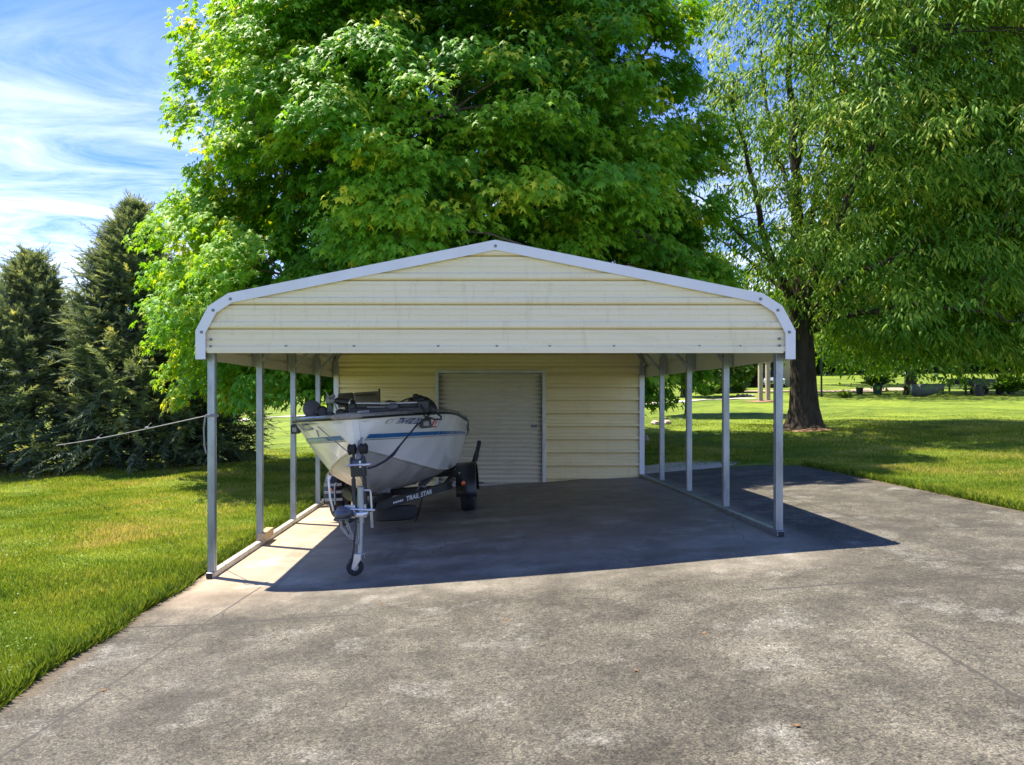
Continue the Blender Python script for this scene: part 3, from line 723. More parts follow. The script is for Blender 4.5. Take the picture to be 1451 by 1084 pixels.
# decks
mb = MB()
for y0, y1, dz in ((.02, 1.75, -.055), (1.75, 3.1, -.42), (3.1, 4.33, -.07)):
    ysd = np.linspace(y0, y1, 8)
    mb.grid([[Vector(((np.interp(y, ST, GX) - (.02 if dz > -.2 else .16)) * u, y, np.interp(y, ST, GZ) + dz)) + B0 for u in np.linspace(-1, 1, 5)] for y in ysd])
    mb.add([Vector((-.8, y1, np.interp(y1, ST, GZ) + dz)) + B0, Vector((.8, y1, np.interp(y1, ST, GZ) + dz)) + B0, Vector((.74, y1, np.interp(y1, ST, GZ) - .42)) + B0, Vector((-.74, y1, np.interp(y1, ST, GZ) - .42)) + B0], [(0, 1, 2, 3)])
mb.build('deck', M['carpet'], bt)
# bow pad
mb = MB(); mb.tube([Vector((x, -.02 - .0 * x, .012 - .025 * abs(x + .02))) + B0 for x in np.linspace(-.20, .13, 9)], [.018, .032, .035, .033, .036, .034, .035, .031, .016], 10)
mb.build('bow_pad', M['rope'], bt, smooth=True)
# boat frame from photo pixels: bl(px, py, Y) gives the point in the boat's own frame
bpy.context.view_layer.update(); BI = bt.matrix_world.inverted()
def bl(px, py, Y): return BI @ P(px, py, Y)
# registration, decals, docking lights
def decal(s_, size, y0, t0, side, mt, name, bold=.0, shear=.18):
    vs, fs = text_mesh(s_, size, bold)
    mb = MB(); out = []
    x1 = max(v[0] for v in vs) * .66
    for x, z, _ in vs:
        xx = (x + z * shear) * .66
        y = y0 + xx if side > 0 else y0 + x1 - xx
        dz = np.interp(y, ST, GZ) - np.interp(y, ST, CZ)
        out.append(hp(float(y), float(t0 - z / dz), side, .007))
    mb.add(out, fs); return mb.build(name, M[mt], bt)
decal('TN 4102 DD', .082, .25, .262, 1, 'bluelet', 'registration_number', .002)
decal('TN 4102 DD', .098, .33, .272, -1, 'bluelet', 'registration_number', .002)
def frame_decal(y0, y1, ta, tb, side, name, mt, inner, glyph=None):
    mb = MB(); mb.grid([[hp(y, t, side, .006) for t in (ta, tb)] for y in np.linspace(y0, y1, 4)]); o = mb.build(name, M[mt], bt)
    if inner:
        e = (y1 - y0) * .14; f = (tb - ta) * .14
        mb = MB(); mb.grid([[hp(y, t, side, .009) for t in (ta + f, tb - f)] for y in np.linspace(y0 + e, y1 - e, 4)]); mb.build('decal_face', M[inner], o)
    if glyph:
        vs, fs = text_mesh(glyph, .07, .003); mb = MB(); out = []
        for x, z, _ in vs:
            y = y0 + (y1 - y0) * .26 + x; dz = np.interp(y, ST, GZ) - np.interp(y, ST, CZ); out.append(hp(float(y), float(tb - (tb - ta) * .25 - z / dz), side, .012))
        mb.add(out, fs); mb.build('decal_numeral', M['red'], o)
    return o
frame_decal(.80, .98, .13, .31, 1, 'sticker', 'red', 'white', '9')
frame_decal(.150, .205, .14, .25, 1, 'sticker', 'midgrey', 'white')
for side, y, t in ((1, .60, .20), (-1, .98, .135)):
    c = hp(y, t, side, .035); ax = (hp(y + .1, t, side) - hp(y - .1, t, side)).normalized(); up = (hp(y, 0, side) - hp(y, .5, side)).normalized()
    n = ax.cross(up).normalized(); n = n if n.x * side > 0 else -n
    mt = Matrix((ax, up, n)).transposed()
    fwd = (n + Vector((0, -1.4, 0))).normalized(); mt = Matrix((fwd.cross(Vector((0, 0, 1))).normalized(), Vector((0, 0, 1)), fwd)).transposed()
    mb = MB(); mb.box(c, (.125, .105, .05), mt); dl = mb.build('docking_light', M['blackplastic'], bt, bevel=.008)
    mb = MB(); mb.box(c + fwd * .026, (.062, .048, .006), mt); mb.build('lens', M['midgrey'], dl)
    mb = MB(); mb.bar(c + up * .03 - n * .03, c + up * .14 - n * .045, .02, .014); mb.build('bracket', M['midgrey'], dl)
# grab rail and cleat at the stern
mb = MB(); mb.tube([hp(3.2, .0, 1) + Vector((.01, 0, .03)), hp(3.5, .04, 1, .05), hp(3.85, .22, 1, .05), hp(4.1, .3, 1, .04)], .014, 6); mb.tube([hp(3.85, .12, 1, .02), hp(3.9, .3, 1, .05), hp(4.0, .36, 1, .03)], .012, 6)
mb.build('stern_rail', M['galv'], bt, smooth=True)
# seats folded down on the deck
def seat(px, Y, w, h, mt, lab):
    c = bl(px, 566, Y); mb = MB(); rows = []
    for i, (zz, d, ww) in enumerate(((-.10, .14, .96), (-.02, .16, 1), (.5 * h, .14, 1), (.85 * h, .12, .97), (h, .07, .86))):
        rows.append([c + Vector((ww * w / 2 * math.copysign(min(1, abs(math.cos(a)) ** .5), math.cos(a)), d / 2 * math.copysign(abs(math.sin(a)) ** .6, math.sin(a)) + zz * .25, zz)) for a in np.linspace(0, 2 * math.pi, 24, endpoint=False)])
    mb.grid(rows, 0, True); mb.add(rows[-1], [tuple(range(24))])
    o = mb.build('seat', M[mt], bt, smooth=True, label=lab)
    mb = MB(); mb.tube([c + Vector((-w * .4, -.07, .6 * h)), c + Vector((0, -.08, .62 * h)), c + Vector((w * .4, -.07, .6 * h))], .010, 6); mb.build('seam', M['vinyld'], o)
    mb = MB(); mb.tube([c + Vector((0, .03, -.5)), c + Vector((0, .03, -.05))], .03, 10); mb.build('pedestal', M['blackplastic'], o)
seat(519, 10.2, .36, .105, 'vinyl', 'folded tan seat'); seat(490, 9.7, .20, .085, 'vinyld', 'folded dark brown seat')
# stern light pole, outboard behind
a, b = bl(537.5, 575, 10.4), bl(537.5, 551, 10.4); mb = MB(); mb.tube([a, b], .014, 8); mb.build('light_pole', M['blackplastic'], bt)
mb = MB(); c = Vector((0, 4.55, -.12)) + B0
mb.blob(c + Vector((0, .05, .06)), (.15, .22, .17), 14, 10); mb.box(c + Vector((0, .02, -.45)), (.11, .16, .75)); mb.box(c + Vector((0, .02, -.95)), (.06, .2, .3)); mb.blob(c + Vector((0, -.0, -.92)), (.06, .22, .06), 10, 8); mb.box(c + Vector((0, -.16, -.1)), (.2, .10, .22))
mb.build('outboard_motor', M['blackplastic'], bt, smooth=True)
# trolling motor folded across the bow deck
tm = bpy.data.objects.new('trolling_motor', None); link(tm, bt)
mb = MB(); a, b = bl(496, 583, 7.95), bl(606, 580.5, 8.05); mb.bar(a, b, .15, .062); mb.bar(bl(500, 577, 8.0), bl(602, 574, 8.1), .09, .03); mb.box(bl(601, 576, 8.05), (.11, .16, .12)); mb.box(bl(500, 578, 7.98), (.07, .15, .08))
for px in (503, 510, 547, 566, 590): mb.lathe([(.0, -.008), (.010, -.008), (.010, 0)], bl(px, 577.5, 7.9), (0, 1, 0), 6)
bd = mb.build('mount', M['blackplastic'], tm, bevel=.008)
vs, fs = text_mesh('MINN KOTA', .030, .0006); o_ = bl(506.5, 585.2, 7.868); x1 = max(v[0] for v in vs)
mb = MB(); mb.add([o_ + Vector((x * .125 / x1 * 1.0 + z * .2, 0, z)) for x, z, _ in vs], fs); mb.build('lettering', M['white'], bd)
mb = MB(); mb.tube([bl(488, 571.5, 8.0), bl(556, 571.5, 8.05), bl(607, 570, 8.1)], .015, 10); mb.tube([bl(520, 577, 7.93), bl(556, 577, 7.95)], .009, 8); mb.build('shaft', M['chrome'], tm, smooth=True)
mb = MB(); mb.tube([bl(550, 576.5, 7.93), bl(553, 576.5, 7.93), bl(561, 576.3, 7.94), bl(564.5, 576, 7.94)], [.026, .040, .040, .026], 12); mb.build('collar', M['darkgrey'], tm, smooth=True)
mb = MB(); pts = [bl(475, 567.5, 8.05), bl(478, 568, 8.0), bl(492, 570, 7.98), bl(499, 571, 7.96), bl(501, 571.5, 7.95)]; mb.tube(pts, [.02, .038, .042, .042, .032], 14)
lu = mb.build('lower_unit', M['blackplastic'], tm, smooth=True)
mb = MB(); mb.tube([bl(497, 570.7, 7.965), bl(498.6, 571, 7.96)], .0435, 14); mb.build('ring', M['chrome'], lu, smooth=True)
mb = MB(); mb.tube([bl(464, 568, 8.08), bl(476, 567.7, 8.04)], [.035, .024], 12); c = bl(467, 568, 8.07)
for k in range(3):
    an = R(40 + 120 * k); d = Vector((.0, math.cos(an), math.sin(an)))
    mb.add([c + d * .02, c + d * .13 + Vector((.03, 0, 0)), c + d * .15 + d.cross(Vector((1, 0, 0))) * .05, c + d * .10 + d.cross(Vector((1, 0, 0))) * .07 - Vector((.02, 0, 0))], [(0, 1, 2, 3)])
mb.build('propeller', M['midgrey'], lu, solid=.006)
# head: wedge shaped cover hanging over the gunwale
mb = MB(); a, b = bl(598, 566, 8.25), bl(618, 585.5, 8.2); d = (b - a); rows = []
u = d.normalized(); w = u.cross(Vector((0, 1, 0))).normalized()
for t, r1, r2 in ((-.08, .02, .02), (0, .05, .055), (.25, .068, .07), (.6, .072, .07), (.88, .052, .055), (1.0, .02, .03)):
    rows.append([a + d * t + w * (r1 * math.cos(k)) + Vector((0, 1, 0)) * (r2 * math.sin(k)) for k in np.linspace(0, 2 * math.pi, 14, endpoint=False)])
mb.grid(rows, 0, True); mh = mb.build('motor_head', M['blackplastic'], tm, smooth=True)
mb = MB(); c = a + d * .42 + Vector((.0, -.072, 0)) + w * .004; mb.box(c, (.075, .005, .026), Matrix((u, Vector((0, 1, 0)), w)).transposed()); mb.build('badge', M['bluelet'], mh); mb = MB(); mb.box(c - u * .012 + Vector((0, -.003, 0)), (.022, .005, .02), Matrix((u, Vector((0, 1, 0)), w)).transposed()); mb.build('badge_face', M['midgrey'], mh)
mb = MB(); mb.blob(bl(589, 560.5, 8.2), (.035, .035, .022), 12, 8); mb.blob(bl(593, 566, 8.2), (.075, .06, .05), 12, 8, jit=.12); mb.blob(bl(584, 571, 8.15), (.05, .05, .06), 10, 8, jit=.15); mb.build('steering_knob', M['blackplastic'], tm, smooth=True)
mb = MB(); mb.tube([bl(560, 574, 8.1), bl(575, 566, 8.1), bl(586, 563, 8.1), bl(594, 571, 8.0), bl(600, 581, 7.9)], .010, 6); mb.tube([bl(540, 572, 8.2), bl(552, 568, 8.2), bl(562, 570, 8.1), bl(566, 577, 8.0)], .010, 6)
mb.tube([bl(600, 584, 7.95), bl(608, 577, 7.93), bl(615, 588, 7.93)], .005, 6); mb.tube([bl(616, 584, 8.1), bl(625, 590, 8.05), bl(625, 594, 8.0), bl(617, 594.5, 7.95), bl(600, 589, 7.9)], .010, 6)
mb.build('cable', M['blackplastic'], tm, smooth=True)
# grey disc, dark round housing and bits at the left of the bow
mb = MB(); c = bl(442, 579.5, 8.25); ax = Vector((.35, -1, .12)).normalized(); mb.lathe([(0, -.02), (.085, -.016), (.1, -.004), (.1, .012), (.08, .02), (0, .02)], c, ax, 28); mb.lathe([(0, .02), (.014, .02), (.014, .026), (0, .026)], c, ax, 10); mb.build('round_disc', M['darkgrey'], bt, smooth=True)
mb = MB(); c = bl(456, 584, 8.15); ax = Vector((.3, -1, .1)).normalized(); mb.lathe([(0, -.05), (.06, -.05), (.066, -.03), (.066, .05), (.05, .06), (.045, .045), (.0, .045)], c, ax, 22); mb.build('round_housing', M['blackplastic'], bt, smooth=True)
mb = MB(); mb.blob(bl(468, 588, 8.1), (.06, .05, .03), 10, 7); mb.box(bl(468, 586.5, 8.0), (.05, .05, .045)); mb.box(bl(482, 585.5, 7.95), (.08, .06, .06)); mb.blob(bl(483, 584, 7.9), (.06, .05, .035), 10, 7); mb.box(bl(450, 593.5, 8.2), (.16, .06, .022)); mb.build('foot_pedal', M['blackplastic'], bt, bevel=.006)
mb = MB(); mb.tube([bl(474, 572, 8.0), bl(476, 577, 7.95), bl(479, 583, 7.93)], .008, 6); mb.build('lever', M['midgrey'], bt, smooth=True); mb = MB(); mb.tube([bl(465, 572, 8.1), bl(470, 563, 8.1), bl(474, 560, 8.1)], .022, 8); mb.build('grip', M['midgrey'], bt, smooth=True)
# long bench / console silhouettes on the deck behind the motor
mb = MB(); mb.bar(bl(500, 578, 8.9), bl(600, 577.5, 8.9), .35, .05); mb.build('deck_box', M['carpet'], bt, bevel=.01)
# ------------------------------------------------------------------ the trailer (local frame: origin on the ground under the axle)
TX, TY = -1.075, 10.4; TZ = floor(TX, TY)
tl = thing('boat_trailer', 'black boat trailer with white lettering on its frame, parked under the white fishing boat', 'trailer', (TX, TY, TZ), (0, -.062, -.045))
bpy.context.view_layer.update(); TI = tl.matrix_world.inverted()
def tp_(px, py, Y): return TI @ P(px, py, Y)
mb = MB(); apex = Vector((0, -2.25, .42))
for s in (-1, 1):
    mb.bar(apex + Vector((s * .03, 0, 0)), (s * .66, -.75, .43), .055, .095); mb.bar((s * .66, -.78, .43), (s * .66, 1.75, .43), .055, .095)
mb.bar((-.68, .0, .335), (.68, .0, .335), .06, .06); mb.bar((-.64, .9, .435), (.64, .9, .435), .06, .08); mb.bar((-.55, -1.0, .425), (.55, -1.0, .425), .06, .075); mb.bar((-.69, 1.77, .43), (.69, 1.77, .43), .06, .09)
fr = mb.build('frame', M['blackpaint'], tl, bevel=.006)
# lettering along the right arm
vs, fs = text_mesh('TRAIL STAR', .105, .002); a = apex + Vector((.03, 0, 0)); b = Vector((.66, -.75, .43)); d = (b - a).normalized(); n = Vector((d.y, -d.x, 0)).normalized(); x1 = max(v[0] for v in vs)
mb = MB(); mb.add([a + d * (.60 + x * .62 / x1 + z * .2) + n * .031 + Vector((0, 0, z * .75 - .03)) for x, z, _ in vs], fs); mb.build('lettering', M['white'], fr)
mb = MB()
for k in range(5): mb.box(a + d * (.34 + .045 * k) + n * .031 + Vector((0, 0, -.004)), (.026, .003, .022), Matrix((d, n, Vector((0, 0, 1)))).transposed())
mb.build('badge', M['white'], fr)
mb = MB(); mb.bar((0, -1.0, .42), (0, -3.66, .50), .065, .085); tg = mb.build('tongue', M['blackpaint'], tl, bevel=.006)
for s in (-1, 1):
    mb = MB(); mb.bar((s * .42, -1.2, .525), (s * .42, 1.7, .50), .09, .035); mb.build('bunk', M['carpet'], tl, bevel=.006)
    for y in (-.95, .9):
        mb = MB(); mb.box((s * .42, y, .49), (.04, .03, .06)); mb.build('bunk_bracket', M['galv'], tl)
    # pale keel rollers' plates that catch the light under the hull
for y, w in ((-1.55, .16), (-1.15, .12)):
    mb = MB(); mb.tube([(-w / 2, y, .52), (w / 2, y, .52)], .035, 12); mb.build('keel_roller', M['midgrey'], tl, smooth=True)
mb = MB(); mb.tube([tp_(612, 690, 9.6), tp_(636, 683, 10.0), tp_(645, 681, 10.1), tp_(651, 670, 10.1), tp_(651, 668, 10.2)], .013, 6); mb.tube([tp_(590, 695, 9.3), tp_(596, 688, 9.4)], .014, 6); mb.build('brake_pipe', M['galv'], tl, smooth=True)
def wheel(s):
    w = thing('wheel', None, None); w.parent = tl; w.location = (s * .90, 0, .30)
    mb = MB(); pr = [(.17, -.085), (.24, -.098), (.285, -.094), (.302, -.075), (.305, -.05), (.299, -.046), (.305, -.040), (.305, -.012), (.298, -.007), (.298, .007), (.305, .012), (.305, .040), (.299, .046), (.305, .05), (.302, .075), (.285, .094), (.24, .098), (.17, .085)]
    mb.lathe(pr, (0, 0, 0), (1, 0, 0), 36); mb.build('tyre', M['rubber'], w, smooth=True)
    mb = MB(); mb.lathe([(.175, -.08), (.165, -.06), (.15, -.02), (.15, .03), (.165, .07), (.178, .082)], (0, 0, 0), (1, 0, 0), 30)
    mb.lathe([(.0, .045 * s), (.05, .045 * s), (.055, .02 * s), (.15, .012 * s)], (0, 0, 0), (1, 0, 0), 24)
    for k in range(5): an = 2 * math.pi * k / 5; mb.lathe([(0, .02), (.011, .018), (.011, 0)], (.02 * s, .085 * math.cos(an), .085 * math.sin(an)), (s, 0, 0), 6)
    mb.build('rim', M['rim'], w, smooth=True); return w
wheel(-1); wheel(1)
for s in (-1, 1):
    mb = MB(); rows = []
    for an in np.linspace(R(-8), R(188), 20):
        yy, zz = -.365 * math.cos(an), .30 + .365 * math.sin(an)
        if an < 0: yy, zz = -.385, .24
        if an > math.pi: yy, zz = .385, .24
        i_, o_ = s * .765, s * 1.025
        rows.append([(i_, yy, zz), (o_, yy, zz), (o_ + s * .012, yy * .985, zz - .012), (o_ + s * .012, yy * .93, (zz - .3) * .92 + .3)])
    mb.grid(rows); fd = mb.build('fender', M['blackpaint'], tl, smooth=True, solid=.006)
    mb = MB(); mb.lathe([(0, .018), (.026, .014), (.032, .0)], (s * .90 - .03, -.372, .42), (0, -1, 0), 16); mb.build('reflector', M['amber'], fd, smooth=True)
    mb = MB()
    for zz in (.30, .40, .50): mb.box((s * .895, -.395, zz), (.24, .012, .035))
    if s < 0: mb.build('fender_lit_bands', M['midgrey'], fd)  # pale bands added for the sunlit stripes on the left fender
    # guide posts at the stern
    mb = MB(); mb.bar((s * .70, .95, .43), (s * .96, .95, .60), .05, .05); mb.bar((s * .93, .95, .56), (s * 1.05, 1.03, .86), .055, .05, up=(0, 1, 0))
    gp = mb.build('guide_post', M['blackpaint'], tl, bevel=.006)
    mb = MB(); mb.bar((s * .975, .9, .60), (s * 1.05, 1.0, .90), .06, .05, up=(0, 1, 0)); mb.build('guide_pad', M['carpet'], gp, bevel=.01)
    mb = MB(); mb.box((s * .72, .45, .50), (.06, .55, .10)); mb.box((s * .80, .45, .56), (.16, .4, .03)); mb.build('side_bracket', M['blackpaint'], tl, bevel=.012)
    mb = MB(); mb.box((s * .66, 1.84, .45), (.2, .06, .09)); mb.build('tail_light', M['red'], tl, bevel=.01)
# spare wheel slung under the frame
mb = MB(); c = (.08, -1.25, .20); mb.lathe([(0, -.09), (.2, -.09), (.255, -.075), (.27, -.03), (.27, .03), (.255, .075), (.2, .09), (0, .09)], c, (0, .12, 1), 30); mb.build('spare_tyre', M['rubber'], tl, smooth=True)
mb = MB(); mb.box((-.16, -1.53, .24), (.035, .03, .32)); mb.box((-.08, -1.5, .33), (.12, .05, .05)); mb.build('spare_bracket', M['galvd'], tl)
mb = MB(); mb.tube([(.42, -1.2, .38), (.38, -1.2, .25), (.34, -1.15, .14), (.30, -1.1, .06)], .008, 5); mb.build('hose', M['blackplastic'], tl)
# winch stand with bow rollers
ws = thing('winch_stand', None, None); ws.parent = tl
r0 = tp_(512, 636, 7.62); 
mb = MB(); x0 = r0.x - .035
for dx in (-.062, .05):
    mb.bar((x0 + dx, -2.82, .46), (x0 + dx, -2.80, r0.z - .30), .036, .05, up=(0, 1, 0)); mb.bar((x0 + dx, -2.80, r0.z - .34), (x0 + dx * .75, -2.78, r0.z + .0), .024, .04, up=(0, 1, 0))
mb.box((x0 - .005, -2.81, .50), (.15, .12, .05)); mb.box((x0 - .005, -2.79, r0.z - .20), (.15, .09, .16)); mb.bar((x0, -2.7, .47), (x0, -2.30, .44), .05, .06)
mb.build('upright', M['blackpaint'], ws, bevel=.005)
for dx in (-.062, .056):
    mb = MB(); mb.tube([(x0 + dx - .042, -2.78, r0.z), (x0 + dx - .030, -2.78, r0.z), (x0 + dx, -2.78, r0.z), (x0 + dx + .030, -2.78, r0.z), (x0 + dx + .042, -2.78, r0.z)], [.040, .058, .050, .058, .040], 18); mb.build('bow_roller', M['rubber'], ws, smooth=True)
mb = MB(); mb.tube([(x0 - .06, -2.79, r0.z - .15), (x0 + .05, -2.79, r0.z - .15)], .055, 18); mb.lathe([(.0, -.008), (.075, -.008), (.075, .008), (0, .008)], (x0 - .07, -2.79, r0.z - .15), (1, 0, 0), 22); mb.lathe([(.0, -.008), (.075, -.008), (.075, .008), (0, .008)], (x0 + .055, -2.79, r0.z - .15), (1, 0, 0), 22)
wn = mb.build('winch', M['darkgrey'], ws, smooth=True)
mb = MB(); mb.tube([(x0 - .10, -2.86, r0.z - .155), (x0 + .02, -2.86, r0.z - .155)], .013, 8); mb.tube([(x0 + .02, -2.86, r0.z - .155), (x0 + .075, -2.86, r0.z - .16), (x0 + .14, -2.86, r0.z - .155)], [.016, .019, .019], 10); mb.box((x0 + .03, -2.85, r0.z - .15), (.02, .03, .07)); mb.build('winch_handle', M['chrome'], wn, smooth=True)
mb = MB(); mb.bar((x0, -2.83, r0.z - .10), (x0 + .01, -2.60, r0.z + .17), .045, .006); mb.build('strap', M['rope'], wn)
# jack
jk = thing('jack', None, None); jk.parent = tl
jt, jm, jb = tp_(511, 690, 6.78), tp_(511, 728, 6.78), tp_(510.5, 799, 6.76)
mb = MB(); mb.tube([jt, jm + Vector((0, 0, -.08))], .030, 16); mb.tube([jt + Vector((0, 0, .006)), jt + Vector((0, 0, .0))], [.024, .032], 16)
ot = mb.build('outer_tube', M['galv'], jk, smooth=True)
mb = MB(); mb.tube([jm + Vector((0, 0, -.05)), jb], .023, 16); mb.build('inner_tube', M['galv'], jk, smooth=True)
mb = MB(); mb.tube([jt + Vector((.03, 0, -.03)), jt + Vector((.085, 0, -.035)), jt + Vector((.09, 0, -.06)), jt + Vector((.09, 0, -.20)), jt + Vector((.04, 0, -.23))], .009, 8); mb.build('handle', M['chrome'], ot, smooth=True)
mb = MB(); mb.box(jm + Vector((-.05, .03, .02)), (.20, .05, .12)); mb.lathe([(.038, -.02), (.072, -.02), (.075, 0), (.072, .02), (.038, .02)], jm, (0, 0, 1), 20); mb.bar(jm + Vector((-.02, 0, -.06)), jm + Vector((-.02, 0, -.26)), .015, .02); mb.tube([jm + Vector((-.09, -.02, .05)), jm + Vector((.14, -.03, .03))], .011, 8); mb.build('clamp', M['chrome'], jk, bevel=.004)
wc = tp_(503.5, 811, 6.74); wc.z = .082
mb = MB(); mb.lathe([(.030, -.018), (.062, -.024), (.076, -.017), (.080, 0), (.076, .017), (.062, .024), (.030, .018)], wc, (.35, -1, 0), 26); jw = mb.build('jack_wheel', M['rubber'], jk, smooth=True)
mb = MB(); mb.lathe([(.0, -.02), (.012, -.022), (.014, -.012), (.036, -.010), (.052, -.016), (.052, .016), (.036, .010), (.014, .012), (.012, .022), (0, .02)], wc, (.35, -1, 0), 20); mb.build('hub', M['rim'], jw, smooth=True)
mb = MB(); q = Matrix.Rotation(R(-19), 3, 'Z')
for k in (-1, 1):
    o_ = q @ Vector((0, .031 * k, 0)); pr = [Vector((-.022, 0, -.012)), Vector((.012, 0, -.02)), Vector((.085, 0, .075)), Vector((.085, 0, .118)), Vector((.022, 0, .118))]
    mb.prism([wc + o_ + q @ p for p in pr], q @ Vector((0, .005 * k, 0)))
mb.box(wc + q @ Vector((.055, 0, .118)), (.075, .07, .01), q); mb.build('fork', M['chrome'], jk, bevel=.003)
# coupler, chains, plug
c = tp_(486, 727, 6.74)
mb = MB(); mb.blob(c + Vector((0, 0, .0)), (.080, .13, .050), 16, 10); mb.blob(c + Vector((-.005, -.03, .035)), (.045, .07, .034), 12, 8); mb.box(c + Vector((.03, .12, .0)), (.10, .2, .075)); mb.box(c + Vector((0, 0, -.045)), (.13, .17, .012)); cpl = mb.build('coupler', M['darkgrey'], tl, smooth=True)
mb = MB(); mb.tube([c + Vector((-.09, .02, .02)), c + Vector((-.115, .02, .14)), c + Vector((-.12, .03, .30)), c + Vector((-.10, .04, .34))], .010, 8); mb.build('coupler_lever', M['chrome'], cpl, smooth=True)
def chain(pts, n):
    mb = MB(); pts = [Vector(p) for p in pts]; sm = []
    for i in range(n):
        t = i / (n - 1) * (len(pts) - 1); k = min(int(t), len(pts) - 2); sm.append(pts[k].lerp(pts[k + 1], t - k))
    for i in range(n - 1):
        a, b_ = sm[i], sm[i + 1]; d_ = (b_ - a); e = d_.normalized().orthogonal().normalized()
        if i % 2: e = e.cross(d_.normalized())
        mb.tube([a - d_ * .2 + e * .010, a + d_ * .5 + e * .013, b_ + d_ * .2 + e * .010, b_ + d_ * .2 - e * .010, a + d_ * .5 - e * .013, a - d_ * .2 - e * .010, a - d_ * .2 + e * .010], .0042, 5)
    return mb.build('safety_chain', M['galvd'], tl)
chain([tp_(483, 737, 6.74), tp_(484, 748, 6.74), tp_(492, 757, 6.73), tp_(503, 766, 6.73), tp_(505, 756, 6.74), tp_(507, 738, 6.76)], 26)
chain([tp_(491, 738, 6.74), tp_(495, 750, 6.73), tp_(500, 760, 6.73), tp_(505, 771, 6.74), tp_(510, 762, 6.76), tp_(511, 742, 6.81)], 24)
mb = MB(); mb.tube([tp_(503, 700, 6.86), tp_(505, 722, 6.76), tp_(504, 750, 6.72), tp_(501, 778, 6.71), tp_(498.5, 792, 6.71)], .009, 8); mb.tube([tp_(498.5, 792, 6.71), tp_(497, 794, 6.71), tp_(495, 799, 6.71)], [.014, .02, .017], 10); mb.tube([tp_(495, 730, 6.75), tp_(493, 755, 6.73), tp_(500, 768, 6.72), tp_(505, 745, 6.76)], .006, 6); mb.build('wiring_plug', M['blackplastic'], tl, smooth=True)
# left fender hardware catching the sun
mb = MB(); mb.tube([tp_(477, 684, 9.9), tp_(474.5, 690, 9.9), tp_(475, 715, 9.9)], .014, 8); mb.build('fender_stay', M['galv'], tl, smooth=True)
# black cord from winch to the gunwale, white tie line on the left
mb = MB(); pts = [P(521, 664, 7.55), P(533, 660, 7.58), P(546, 653, 7.62), P(558, 643, 7.68), P(566, 632, 7.72), P(576, 620, 7.76), P(590, 603, 7.80), P(604, 591.5, 7.92), P(610, 586, 8.05)]
mb.tube(pts, [.010, .012, .013, .018, .011, .010, .010, .009, .009], 8); tag(mb.build('black_strap', M['blackplastic'], smooth=True), 'black strap sagging from the trailer winch up to the right gunwale of the boat', 'strap')
mb = MB(); pts = [P(444, 598, 8.0), P(452, 606, 7.9), P(478, 628, 7.75), P(496, 643, 7.62)]
mb.tube(pts, .006, 6); mb.tube([P(447, 604, 8.0), P(452, 619, 8.0)], .008, 6); tag(mb.build('tie_line', M['rope'], smooth=True), 'thin pale line tied from the left gunwale of the boat down to the winch', 'line')
# ------------------------------------------------------------------ trees
MAPLE_T = [(0, 0, 0), (0, .45, -.02), (0, 1, -.30), (.11, .08, -.05), (.50, .12, -.20), (.17, .30, -.07), (.66, .60, -.30), (.19, .52, -.10), (-.11, .08, -.05), (-.50, .12, -.20), (-.17, .30, -.07), (-.66, .60, -.30), (-.19, .52, -.10)]
MAPLE_F = [(0, 3, 5, 1), (3, 4, 5), (5, 6, 7, 1), (7, 2, 1), (0, 1, 10, 8), (8, 10, 9), (10, 1, 12, 11), (12, 1, 2)]
LANCE_T = [(0, 0, 0), (0, .5, .02), (0, 1, -.20), (.105, .22, -.03), (.10, .62, -.06), (-.105, .22, -.03), (-.10, .62, -.06)]
LANCE_F = [(0, 3, 4, 1), (4, 2, 1), (0, 1, 6, 5), (6, 1, 2)]
OVAL_T = [(0, 0, 0), (.33, .3, -.06), (.3, .7, -.08), (0, 1, -.12), (-.3, .7, -.08), (-.33, .3, -.06)]
OVAL_F = [(0, 1, 2, 3), (0, 3, 4, 5)]
NEED_T = [(-.06, 0, 0), (.06, 0, 0), (.075, .5, .02), (0, 1, -.03), (-.075, .5, .02)]
NEED_F = [(0, 1, 2, 3, 4)]
def curve(a, b, sag=0., n=7, wob=.04):
    a, b = np.asarray(a, float), np.asarray(b, float); L = np.linalg.norm(b - a); out = []
    w1, w2 = rng.normal(0, wob * L, 3), rng.normal(0, wob * L, 3)
    for t in np.linspace(0, 1, n):
        p = a + (b - a) * t + w1 * math.sin(math.pi * t) + w2 * math.sin(2 * math.pi * t) * .5
        p[2] += sag * math.sin(math.pi * t)
        out.append(p)
    return out
def sprays(cent, out, n_leaf, spread, droop, flat, leaf, up_bias, jitter=.5):
    """leaf positions and directions for clusters: each a drooping fan of leaves along short twigs"""
    K = len(cent); N = K * n_leaf; ci = np.repeat(np.arange(K), n_leaf)
    o = unit(out)[ci]; up = np.array([0, 0, 1.]); s = unit(np.cross(o, up) + 1e-6); u = unit(np.cross(s, o))
    a = rng.uniform(-1.5, 1.5, N); r = spread[ci] * np.sqrt(rng.random(N)) ; h = rng.normal(0, .18, N) * spread[ci] * flat
    d = o * np.cos(a)[:, None] + s * np.sin(a)[:, None]
    pos = cent[ci] + d * r[:, None] + u * h[:, None]
    pos[:, 2] -= droop * r * r / np.maximum(spread[ci], .05)
    tip = unit(d + rng.normal(0, jitter, (N, 3)) * .55) + np.array([0, 0, -1.]) * (.35 + droop * .9 * (r / spread[ci]))[:, None]
    nor = u * .6 + o * .35 + up * up_bias + rng.normal(0, .42, (N, 3))
    return pos, tip, nor, leaf * rng.uniform(.65, 1.25, N), ci
